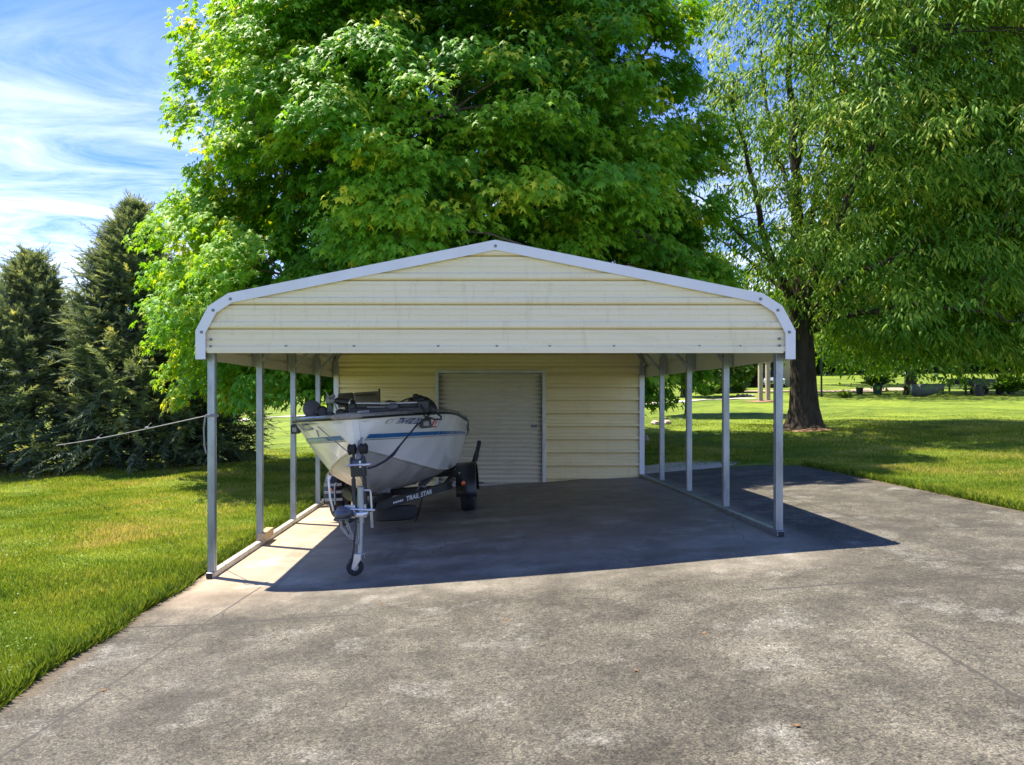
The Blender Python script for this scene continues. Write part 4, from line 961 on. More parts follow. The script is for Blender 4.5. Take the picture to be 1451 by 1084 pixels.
def tree(name, label, cat, base, trunk_mesh, crown, group=None):
    t = thing(name, label, cat, base, group=group)
    bpy.context.view_layer.update()
    for o in (trunk_mesh, crown):
        if o: o.parent = t; o.matrix_parent_inverse = Matrix.Translation(base).inverted()
    return t
def lump(v, f=1.0, ph=0):
    return (np.sin(v[..., 0] * 1.1 * f + ph + 1.3 * np.sin(v[..., 2] * .9 * f)) + np.sin(v[..., 1] * 1.3 * f + 2 * ph) * .8 + np.sin(v[..., 2] * 1.5 * f + v[..., 0] * .6 * f + ph) * .8) / 2.6

# --- big maple behind the carport
mx, my = -.85, 18.6; mz = gf(mx, my)
zp = CH + np.array([-.9, -.3, .6, 2.2, 4., 6., 8., 10., 12., 13.6, 14.6]); rp_ = np.array([3.0, 4.6, 5.7, 6.3, 6.3, 5.9, 5.4, 4.75, 3.8, 2.4, .5])
NB = 640                                       # boughs: flat drooping pads of leaf clusters, standing proud of each other
zc = rng.uniform(zp[0], zp[-1], NB * 4); rr = np.interp(zc, zp, rp_); kp = rng.random(len(zc)) < (rr / 6.4) ** 1.2; zc, rr = zc[kp][:NB], rr[kp][:NB]
an = rng.uniform(0, 2 * np.pi, len(zc)); fr_ = rng.uniform(.76, 1.06, len(zc)) + .06 * np.sin(3 * an + zc)
bc = np.stack([mx + rr * fr_ * np.cos(an), my + rr * fr_ * np.sin(an), zc], -1)
bo = np.stack([np.cos(an), np.sin(an), np.zeros(len(zc))], -1); bs = np.stack([-np.sin(an), np.cos(an), np.zeros(len(zc))], -1)
fb = (bc[:, 1] < my + 1.5) | (rng.random(len(zc)) < .5); bc, bo, bs = bc[fb], bo[fb], bs[fb]; nb = len(bc); NC = 18
bi = np.repeat(np.arange(nb), NC); bw = rng.uniform(.55, 1.0, nb)[bi]
ro = rng.uniform(-1.3, .55, len(bi)); rs_ = rng.normal(0, .52, len(bi)) * (1 - .25 * (ro + .5))
cxyz = bc[bi] + bo[bi] * (ro * bw)[:, None] + bs[bi] * (rs_ * bw)[:, None]
cxyz[:, 2] += rng.normal(0, .13, len(bi)) - .30 * np.maximum(ro, 0) - .28 * (rs_ * bw) ** 2 + .1
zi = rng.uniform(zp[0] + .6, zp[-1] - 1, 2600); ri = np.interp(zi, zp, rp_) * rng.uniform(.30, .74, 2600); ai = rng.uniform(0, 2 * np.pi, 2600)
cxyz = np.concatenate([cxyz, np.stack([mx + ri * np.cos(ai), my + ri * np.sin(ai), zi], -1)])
bcol = np.concatenate([np.clip(rng.normal(0, .12, nb), -.25, .4)[bi], np.full(2600, -.22)])  # inner filler coloured darker, crown shade put into the leaf tone
X_, Y_, Z_ = cxyz.T; px_ = VX + X_ * F / np.maximum(Y_, 1)
ok = ~((np.abs(X_ - XC) < 3.15) & (Y_ < 17.2) & (Z_ < CH + 1.85 - .16 * np.abs(X_ - XC)))
lowlim = CH + np.interp(px_, [200, 330, 350, 400, 470, 900, 930, 1000, 1080], [-.35, -.35, .0, .25, .35, .25, .05, .35, 1.2])
ok &= Z_ > lowlim + rng.normal(0, .12, len(Z_))
ncore = int(ok[:nb * NC].sum()); cxyz = cxyz[ok]; bcol = bcol[ok]
outd = cxyz - np.array([mx, my, 0]); outd[:, 2] = (cxyz[:, 2] - (CH + 4)) * .35
sp = rng.uniform(.30, .55, len(cxyz))
pos, tip, nor, size, ci = sprays(cxyz, outd, 25, sp, .6, 1.0, np.where(np.repeat(np.arange(len(cxyz)) >= ncore, 25), .25, .150), .75)
leaf_tone = np.clip(rng.normal(.42, .12, len(cxyz)) + bcol + .16 * np.maximum(0, lump(cxyz, .7, 2)), 0, 1); leaf_tone[rng.random(len(cxyz)) < .035] = .97
# outer left flank coloured paler: sunlight put into the leaf tone
leaf_tone += .15 * np.clip((-cxyz[:, 0] - 2.6) / 3, 0, 1)
var = np.clip(leaf_tone[ci] + rng.normal(0, .09, len(ci)), 0, 1)
bad = (np.abs(pos[:, 0] - XC) < 2.95) & (pos[:, 1] < 16.9) & (pos[:, 2] < CH + 1.55 - .2 * np.abs(pos[:, 0] - XC)); gd = ~bad & (pos[:, 2] > g(pos[:, 0], pos[:, 1]) + .35)
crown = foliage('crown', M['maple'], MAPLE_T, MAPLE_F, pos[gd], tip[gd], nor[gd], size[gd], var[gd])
mb = MB(); top = np.array([mx + .3, my, CH + 11.])
mb.tube([Vector((mx, my, mz - .3)), Vector((mx, my, mz + .4)), Vector((mx + .05, my, mz + 1.8)), Vector((mx + .1, my + .1, CH + 3)), Vector((mx + .25, my, CH + 7)), Vector(top)], [.62, .44, .38, .30, .17, .03], 14)
sel = rng.choice(len(cxyz), 260, replace=False)
main = []
for k in range(34):
    a_ = 2 * math.pi * k / 34 * 5 + rng.normal(0, .2); z_ = CH + .6 + 9.2 * (k / 34) ; L_ = np.interp(z_ + 1, zp, rp_) * .82
    st_ = np.array([mx + .1, my, z_]); en = st_ + np.array([math.cos(a_) * L_, math.sin(a_) * L_, 1.0 + .22 * L_ * (k / 34)]); 
    if en[1] < 16.5 and abs(en[0]) < 3.3 and en[2] < CH + 2.2: en[2] = CH + 2.6; st_[2] += 1.2
    c = curve(st_, en, -.1, 8, .04); mb.tube([Vector(p) for p in c], list(np.linspace(.115, .014, 8)), 7); main.append(c)
allp = np.array([p for c in main for p in c[2:]])
for i in sel:
    q = cxyz[i]; d = np.linalg.norm(allp - q, axis=1); j = np.argmin(d)
    if d[j] < 3.2: mb.tube([Vector(p) for p in curve(allp[j], q, .1, 5, .06)], list(np.linspace(.030, .007, 5)), 5)
tree('maple_tree', 'huge bright green maple filling the sky behind the carport', 'tree', (mx, my, mz), mb.build('trunk', M['barkg'], smooth=True), crown)

# --- the tall tree with narrow hanging leaves on the right
bx, by = 8.0, 18.4; b0 = GP(1140, 611); bx, by = b0.x, b0.y; bz = b0.z
def Q(px, py, dy=0): v = P(px, py, by + dy); return np.array(v)
mb = MB()
tz = [(1140, 620, .80), (1140, 611, .60), (1140, 600, .46), (1140, 578, .37), (1139, 550, .335), (1138, 510, .315), (1136, 475, .295), (1133, 440, .26)]
rows = []
for px, py, r_ in tz:
    c = P(px, py, by); row = []
    for k in range(22):
        a_ = 2 * math.pi * k / 22; fl = 1 + (.26 * math.sin(5 * a_ + 1) + .08 * math.sin(9 * a_)) * min(1, (r_ / .4) ** 3) * .6
        row.append(c + Vector((r_ * fl * math.cos(a_), r_ * fl * math.sin(a_), 0)))
    rows.append(row)
mb.grid(rows, 0, True)
LIMBS = [([(1133, 445), (1128, 380), (1131, 310), (1126, 230), (1122, 140), (1118, 40), (1115, -60)], [.28, .22, .19, .15, .11, .07, .02], [0, .2, .3, .3, .5, .6, .6]),
         ([(1131, 440), (1112, 405), (1095, 370), (1078, 320), (1070, 260), (1045, 180), (1030, 90)], [.17, .14, .12, .10, .07, .05, .012], [0, -.3, -.7, -1.1, -1.4, -1.5, -1.5]),
         ([(1098, 378), (1070, 352), (1035, 318), (1000, 285), (972, 268)], [.085, .07, .05, .035, .012], [-.6, -1.2, -1.7, -2., -2.2]),
         ([(1120, 420), (1085, 392), (1050, 362), (1015, 342), (985, 335)], [.08, .06, .045, .03, .01], [0, .8, 1.4, 1.9, 2.4]),
         ([(1136, 450), (1150, 400), (1175, 345), (1205, 280), (1240, 190), (1270, 80), (1290, -20)], [.19, .16, .13, .11, .08, .05, .015], [0, -.5, -1.1, -1.6, -2., -2.2, -2.3]),
         ([(1138, 460), (1170, 420), (1220, 385), (1290, 350), (1370, 310), (1440, 280)], [.15, .12, .10, .075, .05, .015], [0, -.6, -1.2, -1.6, -2., -2.4]),
         ([(1140, 475), (1180, 452), (1240, 440), (1310, 432), (1390, 440), (1450, 455)], [.12, .10, .08, .06, .04, .012], [0, -1, -2.2, -3., -3.6, -4]),
         ([(1140, 470), (1180, 440), (1260, 410), (1350, 400), (1430, 370)], [.11, .09, .07, .05, .012], [0, 1, 2.4, 3.5, 4.5]),
         ([(1128, 400), (1150, 330), (1160, 240), (1180, 140), (1190, 30)], [.12, .10, .08, .055, .015], [.2, 1.2, 2.2, 3., 3.4]),
         ([(1131, 330), (1110, 250), (1085, 150), (1075, 50), (1070, -40)], [.09, .075, .055, .035, .012], [.3, 1, 1.8, 2.2, 2.5]),
         ([(1126, 250), (1140, 170), (1165, 80), (1185, -30)], [.08, .06, .04, .012], [.3, -.6, -1.3, -1.8])]
lp = []
for pxs, rs_, dys in LIMBS:
    rs_ = [r_ * .8 for r_ in rs_]
    pts = [Q(a_, b_, d_) for (a_, b_), d_ in zip(pxs, dys)]; fine = []; fr = []
    for i in range(len(pts) - 1):
        for t in (0, .33, .66): fine.append(pts[i] + (pts[i + 1] - pts[i]) * t + rng.normal(0, .035, 3)); fr.append(rs_[i] + (rs_[i + 1] - rs_[i]) * t)
    fine.append(pts[-1]); fr.append(rs_[-1]); mb.tube([Vector(p) for p in fine], fr, 9); lp += [p for p in fine[2:]]
lp = np.array(lp)
# envelope: clusters round the limbs, thin on the left and dense on the right
NB = 1300
ccx = rng.uniform(970, 1680, NB * 5); ccy = rng.uniform(-360, 545, NB * 5); cdy = rng.uniform(-5.4, 5.4, NB * 5)
dens = np.interp(ccx, [970, 1010, 1060, 1140, 1190, 1300, 1680], [.34, .50, .50, .52, .75, .9, 1]); xe = (ccx - 1275) / 325; ye = (ccy - 120) / 490; de = cdy / 5.6
shell = np.abs(xe) ** 2.4 + np.abs(ye) ** 2.4 + np.abs(de) ** 2.4
ins = (shell < 1) & (rng.random(len(ccx)) < dens) & ((cdy < 1.5) | (rng.random(len(ccx)) < .5))
low = np.interp(ccx, [970, 1060, 1110, 1150, 1200, 1300, 1420, 1640], [300, 425, 470, 475, 508, 496, 522, 535]); ins &= ccy < low - 14 + rng.normal(0, 10, len(ccx))
bc = np.stack([(ccx - VX) * by / F, by + cdy, CH + (VY - ccy) * by / F], -1)[ins][:NB]; nb = len(bc); NC = 7
ba = np.arctan2(bc[:, 1] - by, bc[:, 0] - bx - 1) + rng.normal(0, .7, nb); bi = np.repeat(np.arange(nb), NC); ro = rng.uniform(-.8, .6, len(bi)); rs_ = rng.normal(0, .42, len(bi))
cc = bc[bi] + np.stack([np.cos(ba[bi]) * ro - np.sin(ba[bi]) * rs_, np.sin(ba[bi]) * ro + np.cos(ba[bi]) * rs_, rng.normal(0, .14, len(bi)) - .25 * np.abs(rs_) - .2 * np.maximum(ro, 0)], -1)
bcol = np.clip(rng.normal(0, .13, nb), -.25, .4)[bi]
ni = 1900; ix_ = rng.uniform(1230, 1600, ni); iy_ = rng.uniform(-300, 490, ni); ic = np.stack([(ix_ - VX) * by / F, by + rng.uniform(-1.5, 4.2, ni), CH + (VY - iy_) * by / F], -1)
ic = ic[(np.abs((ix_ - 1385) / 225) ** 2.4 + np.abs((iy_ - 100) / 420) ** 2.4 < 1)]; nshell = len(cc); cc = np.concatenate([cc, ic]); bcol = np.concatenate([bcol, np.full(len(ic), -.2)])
outd = cc - np.array([bx + 1.5, by, 0]); outd[:, 2] = 0; outd += rng.normal(0, 1.2, outd.shape) * [1, 1, .15]; outd[:, 1] -= 1.0
pos, tip, nor, size, ci = sprays(cc, outd, 22, rng.uniform(.28, .52, len(cc)), .95, 1.1, np.where(np.repeat(np.arange(len(cc)) >= nshell, 22), .28, .190), .6, .6)
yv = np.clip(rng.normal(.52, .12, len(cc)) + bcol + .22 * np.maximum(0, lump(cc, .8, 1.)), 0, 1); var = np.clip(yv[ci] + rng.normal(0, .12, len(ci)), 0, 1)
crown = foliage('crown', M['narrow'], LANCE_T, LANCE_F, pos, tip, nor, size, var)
for i in rng.choice(len(cc), min(420, len(cc)), replace=False):
    q = cc[i]; d = np.linalg.norm(lp - q, axis=1); j = np.argmin(d)
    if d[j] < 4.5: mb.tube([Vector(p) for p in curve(lp[j], q, .15, 6, .05)], list(np.linspace(.012 + .008 * d[j], .005, 6)), 5)
tree('shade_tree', 'tall shade tree with dark forked trunk and narrow hanging leaves right of the carport', 'tree', (bx, by, bz), mb.build('trunk', M['bark'], smooth=True), crown)
mb = MB(); rg_ = [(bx + .95 * math.cos(a_) * (1 + .2 * math.sin(3 * a_)) + .08, by + .75 * math.sin(a_) - .15) for a_ in np.linspace(0, 2 * math.pi, 30)[:-1]]
mb.add([(x, y, gf(x, y) + float(lumps(x, y)) + .005) for x, y in rg_] + [(bx, by, bz + .16)], [(i, (i + 1) % 29, 29) for i in range(29)]); tag(mb.build('soil_ring', M['dirt'], smooth=True), kind='structure')

# --- generic broadleaf for the distance
def broadleaf(name, label, px, basepy, toppy, halfpx, mat, trunk_r, K, leafsize, nl=14, crown_low=.28, group=None, Yover=None, lean=0, fork=False, shape=2.2, stage='deep'):
    b = GP(px, basepy) if Yover is None else Vector(((px - VX) * Yover / F, Yover, gf((px - VX) * Yover / F, Yover)))
    Y = b.y; topz = CH + (VY - toppy) * Y / F; H = topz - b.z; rad = halfpx * Y / F
    c0 = b.z + H * crown_low; cz = (topz + c0) / 2; rz = (topz - c0) / 2
    v = rng.normal(0, 1, (K, 3)); v = unit(v) * (rng.random((K, 1)) ** (1 / 2.6)); v = np.sign(v) * np.abs(v) ** .92
    cc = np.array([b.x + lean, Y, cz]) + v * np.array([rad, rad * .9, rz]) * (1 + .16 * lump(v * 4, .9, px)[:, None])
    cc = cc[lump(cc, 2.2 * 6 / max(rad, 1), px * .1) + .5 * rng.normal(0, 1, len(cc)) > -.45]
    outd = cc - np.array([b.x, Y, cz]); outd[:, 2] *= .3
    pos, tip, nor, size, ci = sprays(cc, outd + rng.normal(0, .3, cc.shape), nl, rng.uniform(.10, .20, len(cc)) * rad, .6, 1.3, leafsize, .6, .7)
    var = np.clip(rng.normal(.42, .2, len(cc))[ci] + rng.normal(0, .12, len(ci)), 0, 1)
    cr = foliage('crown', mat, OVAL_T, OVAL_F, pos, tip, nor, size, var)
    mb = MB(); mb.tube([b + Vector((0, 0, -.2)), b + Vector((0, 0, .25)), b + Vector((lean * .2, 0, H * crown_low)), b + Vector((lean, 0, H * .8))], [trunk_r * 1.45, trunk_r * 1.05, trunk_r * .9, trunk_r * .15], 12)
    for k in range(9):
        a_ = k * 2.4; z_ = H * (crown_low * .75 + .45 * k / 9); e = Vector((math.cos(a_) * rad * .75, math.sin(a_) * rad * .7, H * .18 + z_))
        mb.tube([Vector(p) for p in curve(b + Vector((lean * z_ / H, 0, z_)), b + e, .1, 6, .05)], list(np.linspace(trunk_r * .42, .02, 6)), 6)
    return tree(name, label, 'tree', tuple(b), mb.build('trunk', M['bark'], smooth=True), cr, group)
broadleaf('broadleaf_tree', 'spreading tree with a pale split trunk beside the grey upturned hull', 1290, 559, 290, 225, M['farleaf'], .36, 1900, .26, 16, .17)
broadleaf('broadleaf_tree', 'slim-trunked tree standing behind the green tub of leafy plants', 1237, 546, 300, 95, M['farleaf'], .26, 700, .34, 14, .16)
broadleaf('broadleaf_tree', 'dense tree at the right edge overhanging the boat on its trailer', 1470, 557, 230, 190, M['farleaf'], .4, 1700, .30, 16, .16)
broadleaf('young_tree', 'pale lime-green tree showing between the two big conifers', 98, 640, 438, 42, M['limeleaf'], .12, 500, .20, 14, .2, Yover=33.)
broadleaf('broadleaf_tree', 'dark green bushy tree at the right behind the maple and the carport roof', 975, 580, 362, 82, M['farleaf'], .12, 800, .24, 14, .38, Yover=29.)
broadleaf('garden_tree', 'low leafy tree in front of the dark garage opening', 1034, 557, 478, 36, M['farleaf'], .12, 420, .26, 14, .12)
broadleaf('garden_tree', 'leafy tree overhanging the lawn left of the garden bed', 968, 562, 440, 60, M['farleaf'], .16, 520, .28, 14, .22)
# --- the wood and the far hedgerow trees
wood = [(1140, 529, 408, 60), (1195, 528, 392, 62), (1250, 527, 400, 58), (1306, 526.5, 385, 64), (1362, 526, 398, 60), (1415, 526, 390, 62), (1470, 526, 395, 60), (1090, 530, 420, 52), (1040, 531, 430, 50), (985, 533, 440, 48), (930, 535, 450, 46),
        (1168, 526, 440, 40), (1280, 525, 432, 42), (1390, 524, 436, 42)]
for i, (px, b_, t_, h_) in enumerate(wood):
    broadleaf('wood_tree', 'tall tree in the dark wood along the far edge of the right lawn', px, b_, t_, h_, M['woodleaf' if i % 3 else 'farleaf'], .35, 520, .75, 13, .0, 'trees of the far wood')
for i, (px, b_, t_, h_) in enumerate([(352, 553, 470, 34), (408, 551, 482, 26), (448, 552, 498, 24), (492, 551, 470, 32), (555, 552, 470, 40), (300, 556, 470, 40), (240, 556, 460, 44), (170, 557, 470, 44), (100, 558, 470, 44), (20, 558, 470, 44), (-60, 558, 470, 44), (620, 552, 470, 40), (690, 550, 470, 40), (770, 547, 465, 40), (850, 542, 462, 44)]):
    broadleaf('hedgerow_tree', 'far tree on the crest of the left field', px, b_, t_, h_, M['woodleaf'], .3, 240, .8, 12, .05, 'trees along the left field')

# --- conifers at the left
def conifer(name, label, px, Y, toppy, halfpx, K, lean=0., skirt=0, group=None, low=.0, gap=-.5, seed=0.):
    X = (px - VX) * Y / F; z0 = gf(X, Y); top = CH + (VY - toppy) * Y / F; H = top - z0; rad = halfpx * Y / F
    t = rng.random(K) ** .88 * (1 - low) + low; az = rng.uniform(0, 2 * np.pi, K); 
    prof = np.interp(t, [0, .06, .2, .45, .7, .9, 1], [.86, 1, .95, .74, .46, .22, .04])
    fr = 1.06 - .62 * rng.random(K) ** 1.3; r = rad * prof * fr * (1 + .22 * np.sin(az * 3 + t * 9 + seed) + .12 * np.sin(az * 7 + t * 23 + seed))
    cc = np.stack([X + lean * t + r * np.cos(az), Y + r * np.sin(az), z0 + .1 + t * H * .985], -1)
    kp = lump(cc, 2.4, 1 + seed) + .6 * rng.normal(0, 1, K) > gap; cc, az, t, r = cc[kp], az[kp], t[kp], r[kp]; K = len(cc)
    o = np.stack([np.cos(az), np.sin(az), np.interp(t, [0, .3, .8, 1], [-.1, .4, 1.0, 1.6])], -1) + rng.normal(0, .42, (K, 3)); o = unit(o)
    nb = 34; ci = np.repeat(np.arange(K), nb); N = K * nb; u = np.tile(np.linspace(0, 1, nb), K); sd = np.where(np.arange(N) % 2, 1., -1.)
    L = (rng.uniform(.5, 1.0, K) + (rng.random(K) < .16) * rng.uniform(.3, .8, K)) * np.interp(t, [0, 1], [1.0, .75])
    s = unit(np.cross(o, [0, 0, 1.]) + 1e-6); s = unit(s + rng.normal(0, .35, s.shape))
    pos = cc[ci] + o[ci] * ((u - .35) * L[ci])[:, None]; pos[:, 2] -= .28 * L[ci] * np.maximum(u - .2, 0) ** 2
    tip = o[ci] * .9 + s[ci] * (sd * (1.1 - .8 * u))[:, None] + rng.normal(0, .22, (N, 3)); tip[:, 2] -= .18
    nor = np.cross(s[ci], o[ci]) + rng.normal(0, .5, (N, 3))
    size = (.22 - .13 * u) * rng.uniform(.7, 1.25, N)
    base = np.clip(rng.normal(.40, .2, K), 0, 1); base[rng.random(K) < .07] = .9
    var = np.clip(base[ci] + .25 * (u - .5) + rng.normal(0, .08, N), 0, 1)
    gd = pos[:, 2] > g(pos[:, 0], pos[:, 1]) + .02
    cr = foliage('crown', M['needle'], NEED_T, NEED_F, pos[gd], tip[gd], nor[gd], size[gd], var[gd], None, np.full(gd.sum(), 1.1))
    mb = MB(); mb.tube([Vector((X, Y, z0 - .2)), Vector((X, Y, z0 + .5)), Vector((X + lean * .5, Y, z0 + H * .5)), Vector((X + lean, Y, top - .1))], [.26, .19, .12, .012], 10)
    for i in rng.choice(K, min(K, 150), replace=False):
        st_ = np.array([X + lean * t[i], Y, max(z0 + .25, cc[i][2] - .35 * r[i])]); mb.tube([Vector(p) for p in curve(st_, cc[i], -.06, 5, .03)], list(np.linspace(.035, .008, 5)), 5)
    return tree(name, label, 'tree', (X, Y, z0), mb.build('trunk', M['barkg'], smooth=True), cr, group)
conifer('conifer_tree', 'shorter broad conifer standing at the left edge of the lawn', 40, 20.5, 366, 112, 3600, .1, seed=1.)
conifer('conifer_tree', 'taller feathery conifer with a pointed top left of the maple', 195, 20.5, 298, 122, 4800, -.1, seed=2.3)
conifer('conifer_tree', 'low dark conifer skirt reaching the grass under the maple leaves', 278, 20.8, 455, 84, 1900, 0, seed=4.1)
conifer('conifer_tree', 'conifer mostly outside the left edge of the view', -70, 21.5, 390, 100, 1200, 0, seed=5.1)
# ------------------------------------------------------------------ the yard beyond
def cyl(mb, p, r, h, seg=16, taper=1.0): mb.lathe([(0, 0), (r * taper, 0), (r, h), (0, h)], p, (0, 0, 1), seg)
# two timber posts by the garden bed
for px, lab in ((1077.5, 'left of two weathered timber posts standing on red soil by the garden bed'), (1088, 'right of two weathered timber posts, the yellower one beside the carport corner')):
    b = GP(px, 570 if px < 1080 else 569); sc = b.y / F; mb = MB(); h = 55 * sc
    mb.box((0, 0, h / 2 - .1), (5.6 * sc, 5.6 * sc, h + .2)); o = mb.build('timber_post', M['post'], bevel=.02); o.location = b; tag(o, lab, 'post')
    mb = MB(); mb.box((0, 0, h + .03), (8 * sc, 8 * sc, .06)); mb.build('cap', M['post'], o)
    mb = MB(); rg_ = [(b.x + .8 * math.cos(a) * (1 + .2 * math.sin(3 * a)), b.y + .5 * math.sin(a)) for a in np.linspace(0, 2 * math.pi, 24)[:-1]]
    mb.add([(x, y, gf(x, y) + float(lumps(x, y)) + .02) for x, y in rg_] + [(b.x, b.y, b.z + .10)], [(i, (i + 1) % 23, 23) for i in range(23)]); tag(mb.build('soil_patch', M['dirt'], smooth=True), kind='structure')
# house with an open garage and car port beside it
b = GP(1075, 551.5); HY = b.y + 4; sc = HY / F; hx0, hx1 = (1030 - VX) * sc, (1122 - VX) * sc; hz = gf((hx0 + hx1) / 2, HY)
hs = thing('house', 'tan and brick house with a dark open garage behind the parked silver car', 'house', ((hx0 + hx1) / 2, HY + 3, hz))
HB = Matrix.Translation(hs.location).inverted()
def hpart(mb, name, mt, **k): o = mb.build(name, M[mt], None, **k); o.parent = hs; o.matrix_parent_inverse = HB; return o
xg0, xg1 = (1056 - VX) * sc, (1092 - VX) * sc; ht = 3.1
mb = MB(); mb.box(((hx0 + xg0) / 2, HY + 3, hz + ht / 2), (xg0 - hx0, 6, ht)); mb.box(((xg0 + xg1) / 2, HY + 3, hz + 2.75), (xg1 - xg0, 6, .7)); hpart(mb, 'brick_wall', 'brick')
mb = MB(); mb.box(((xg1 + hx1) / 2, HY + 3.02, hz + ht / 2), (hx1 - xg1, 5.9, ht)); hpart(mb, 'sided_wall', 'siding')
mb = MB(); mb.box(((xg0 + xg1) / 2, HY + 5.4, hz + 1.2), (xg1 - xg0, .2, 2.4)); mb.box(((xg0 + xg1) / 2, HY + 3, hz + .02), (xg1 - xg0, 5.6, .04)); hpart(mb, 'garage_opening', 'darkroom')  # near-black back and floor stand in for the garage's shade
mb = MB(); mb.box((xg1 + .25, HY - .02, hz + 1.45), (1.0, .1, 2.1)); hpart(mb, 'door', 'darkroom')
rc = (hx0 + hx1) / 2; hw_ = (hx1 - hx0) / 2 + .5; mb = MB(); mb.prism([(rc - hw_, HY - .5, hz + ht), (rc + hw_, HY - .5, hz + ht), (rc + hw_, HY + 3, hz + ht + 1.6), (rc - hw_, HY + 3, hz + ht + 1.6)], (0, 0, .15)); mb.prism([(rc - hw_, HY + 6.5, hz + ht), (rc + hw_, HY + 6.5, hz + ht), (rc + hw_, HY + 3.01, hz + ht + 1.6), (rc - hw_, HY + 3.01, hz + ht + 1.6)], (0, 0, .15)); hpart(mb, 'roof', 'shingle')
# silver car facing the camera
cb_ = GP(1106, 549.5); cx_, cy_, cz_ = cb_
car = thing('parked_car', 'silver car parked nose-on in the drive between the carport corner and the big trunk', 'car', (cx_, cy_ + 2, cz_), (0, 0, R(-14)))
secs = [(-2.2, .55, .34, .62), (-2.1, .80, .26, .72), (-1.7, .88, .22, .86), (-.95, .90, .22, .98), (-.2, .90, .22, 1.0), (1.4, .90, .22, 1.0), (2.0, .86, .26, .92), (2.2, .7, .4, .8)]
mb = MB(); mb.grid([[(x * w, y, z) for x, z in ((-1, z0), (-1.02, (z0 + z1) / 2), (-.96, z1 - .08), (-.8, z1), (0, z1 + .03), (.8, z1), (.96, z1 - .08), (1.02, (z0 + z1) / 2), (1, z0))] for y, w, z0, z1 in secs])
for e in (0, -1):
    y, w, z0, z1 = secs[e]; mb.add([(x * w, y, z) for x, z in ((-1, z0), (-1.02, (z0 + z1) / 2), (-.96, z1 - .08), (-.8, z1), (0, z1 + .03), (.8, z1), (.96, z1 - .08), (1.02, (z0 + z1) / 2), (1, z0))], [tuple(range(9))])
rf = [(-.55, .74, 1.42), (.2, .76, 1.50), (1.0, .74, 1.46)]
mb.grid([[(-w, y, z), (0, y, z + .04), (w, y, z)] for y, w, z in rf]); mb.build('body', M['carpaint'], car, smooth=True, solid=.01)
mb = MB(); lo = [(-1.15, .80, .97), (-.2, .88, .99), (1.2, .88, .99), (1.75, .78, .95)]; hi = [(-.55, .70, 1.41), (.2, .74, 1.48), (1.0, .72, 1.45), (1.15, .68, 1.4)]
mb.grid([[(-w, y, z) for y, w, z in lo] + [(w, y, z) for y, w, z in lo[::-1]], [(-w, y, z) for y, w, z in hi] + [(w, y, z) for y, w, z in hi[::-1]]], 0, True); mb.build('window', M['glass'], car)
for y in (-1.35, 1.35):
    for s in (-1, 1):
        mb = MB(); mb.lathe([(.18, -.1), (.32, -.1), (.33, 0), (.32, .1), (.18, .1)], (s * .82, y, .33), (1, 0, 0), 20); mb.lathe([(0, .09 * s), (.19, .09 * s)], (s * .82, y, .33), (1, 0, 0), 16); mb.build('wheel', M['rubber'], car, smooth=True)
for s in (-1, 1):
    mb = MB(); mb.blob((s * .66, -2.06, .70), (.20, .12, .10), 10, 7); mb.build('headlight', M['white'], car, smooth=True)
mb = MB(); mb.box((0, -2.20, .52), (.9, .06, .2)); mb.box((0, -2.13, .33), (1.3, .1, .12)); mb.build('grille', M['blackplastic'], car)
mb = MB(); mb.box((0, -2.245, .5), (.40, .02, .13)); mb.build('number_plate', M['white'], car)
# slim pole
b = GP(1164, 562); sc = b.y / F; mb = MB(); mb.tube([(0, 0, -.1), (0, 0, 75 * sc)], [.06, .05], 10); mb.box((0, 0, 52 * sc), (.02, .2, .5)); o = mb.build('pole', M['blackpaint'], smooth=True); o.location = b; tag(o, 'slim black pole standing on the lawn just right of the big trunk', 'pole')
# pots and plants
b = GP(1218, 558.5); sc = b.y / F; mb = MB(); mb.lathe([(0, 0), (4 * sc, 0), (4.8 * sc, 8 * sc), (5.2 * sc, 8 * sc), (5.2 * sc, 9.5 * sc), (4.4 * sc, 9.5 * sc), (4.2 * sc, 7 * sc), (0, 7 * sc)], (0, 0, 0), (0, 0, 1), 20); o = mb.build('plant_pot', M['blackplastic'], smooth=True); o.location = b; tag(o, 'small black pot standing on the grass left of the green tub', 'pot')
b = GP(1243.5, 559); sc = b.y / F; mb = MB(); mb.lathe([(0, 0), (5 * sc, 0), (6.5 * sc, 12 * sc), (7 * sc, 12 * sc), (7 * sc, 14 * sc), (6 * sc, 14 * sc), (6 * sc, 11 * sc), (0, 11 * sc)], (0, 0, 0), (0, 0, 1), 22); o = mb.build('plant_tub', M['tub'], smooth=True); o.location = b; tag(o, 'dark green tub of leafy plants in the tree shade', 'tub')
def plant(name, label, c, n, L, w, mat='farleaf', up=.7):
    az = rng.uniform(0, 2 * np.pi, n); el = rng.uniform(.1, 1.3, n) * up; tip = np.stack([np.cos(az) * np.cos(el), np.sin(az) * np.cos(el), np.sin(el) + .15], -1)
    pos = np.array(c) + rng.normal(0, L * .12, (n, 3)) * [1, 1, .3]; nor = np.stack([-np.cos(az) * .4, -np.sin(az) * .4, np.ones(n)], -1)
    o = foliage(name, M[mat], LANCE_T, LANCE_F, pos, tip, nor, L * rng.uniform(.6, 1.2, n), rng.uniform(.1, .8, n), None, np.full(n, w))
    return tag(o, label, 'plant')
plant('potted_plant', 'arching leafy plant growing out of the green tub', (b.x, b.y, b.z + 14 * sc), 90, 26 * sc, 1.1)
b = GP(1197, 563); plant('grass_clump', 'spiky green clump on the lawn edge right of the big trunk', (b.x, b.y, b.z), 160, 13 * b.y / F, .5, 'limeleaf', 1.0)
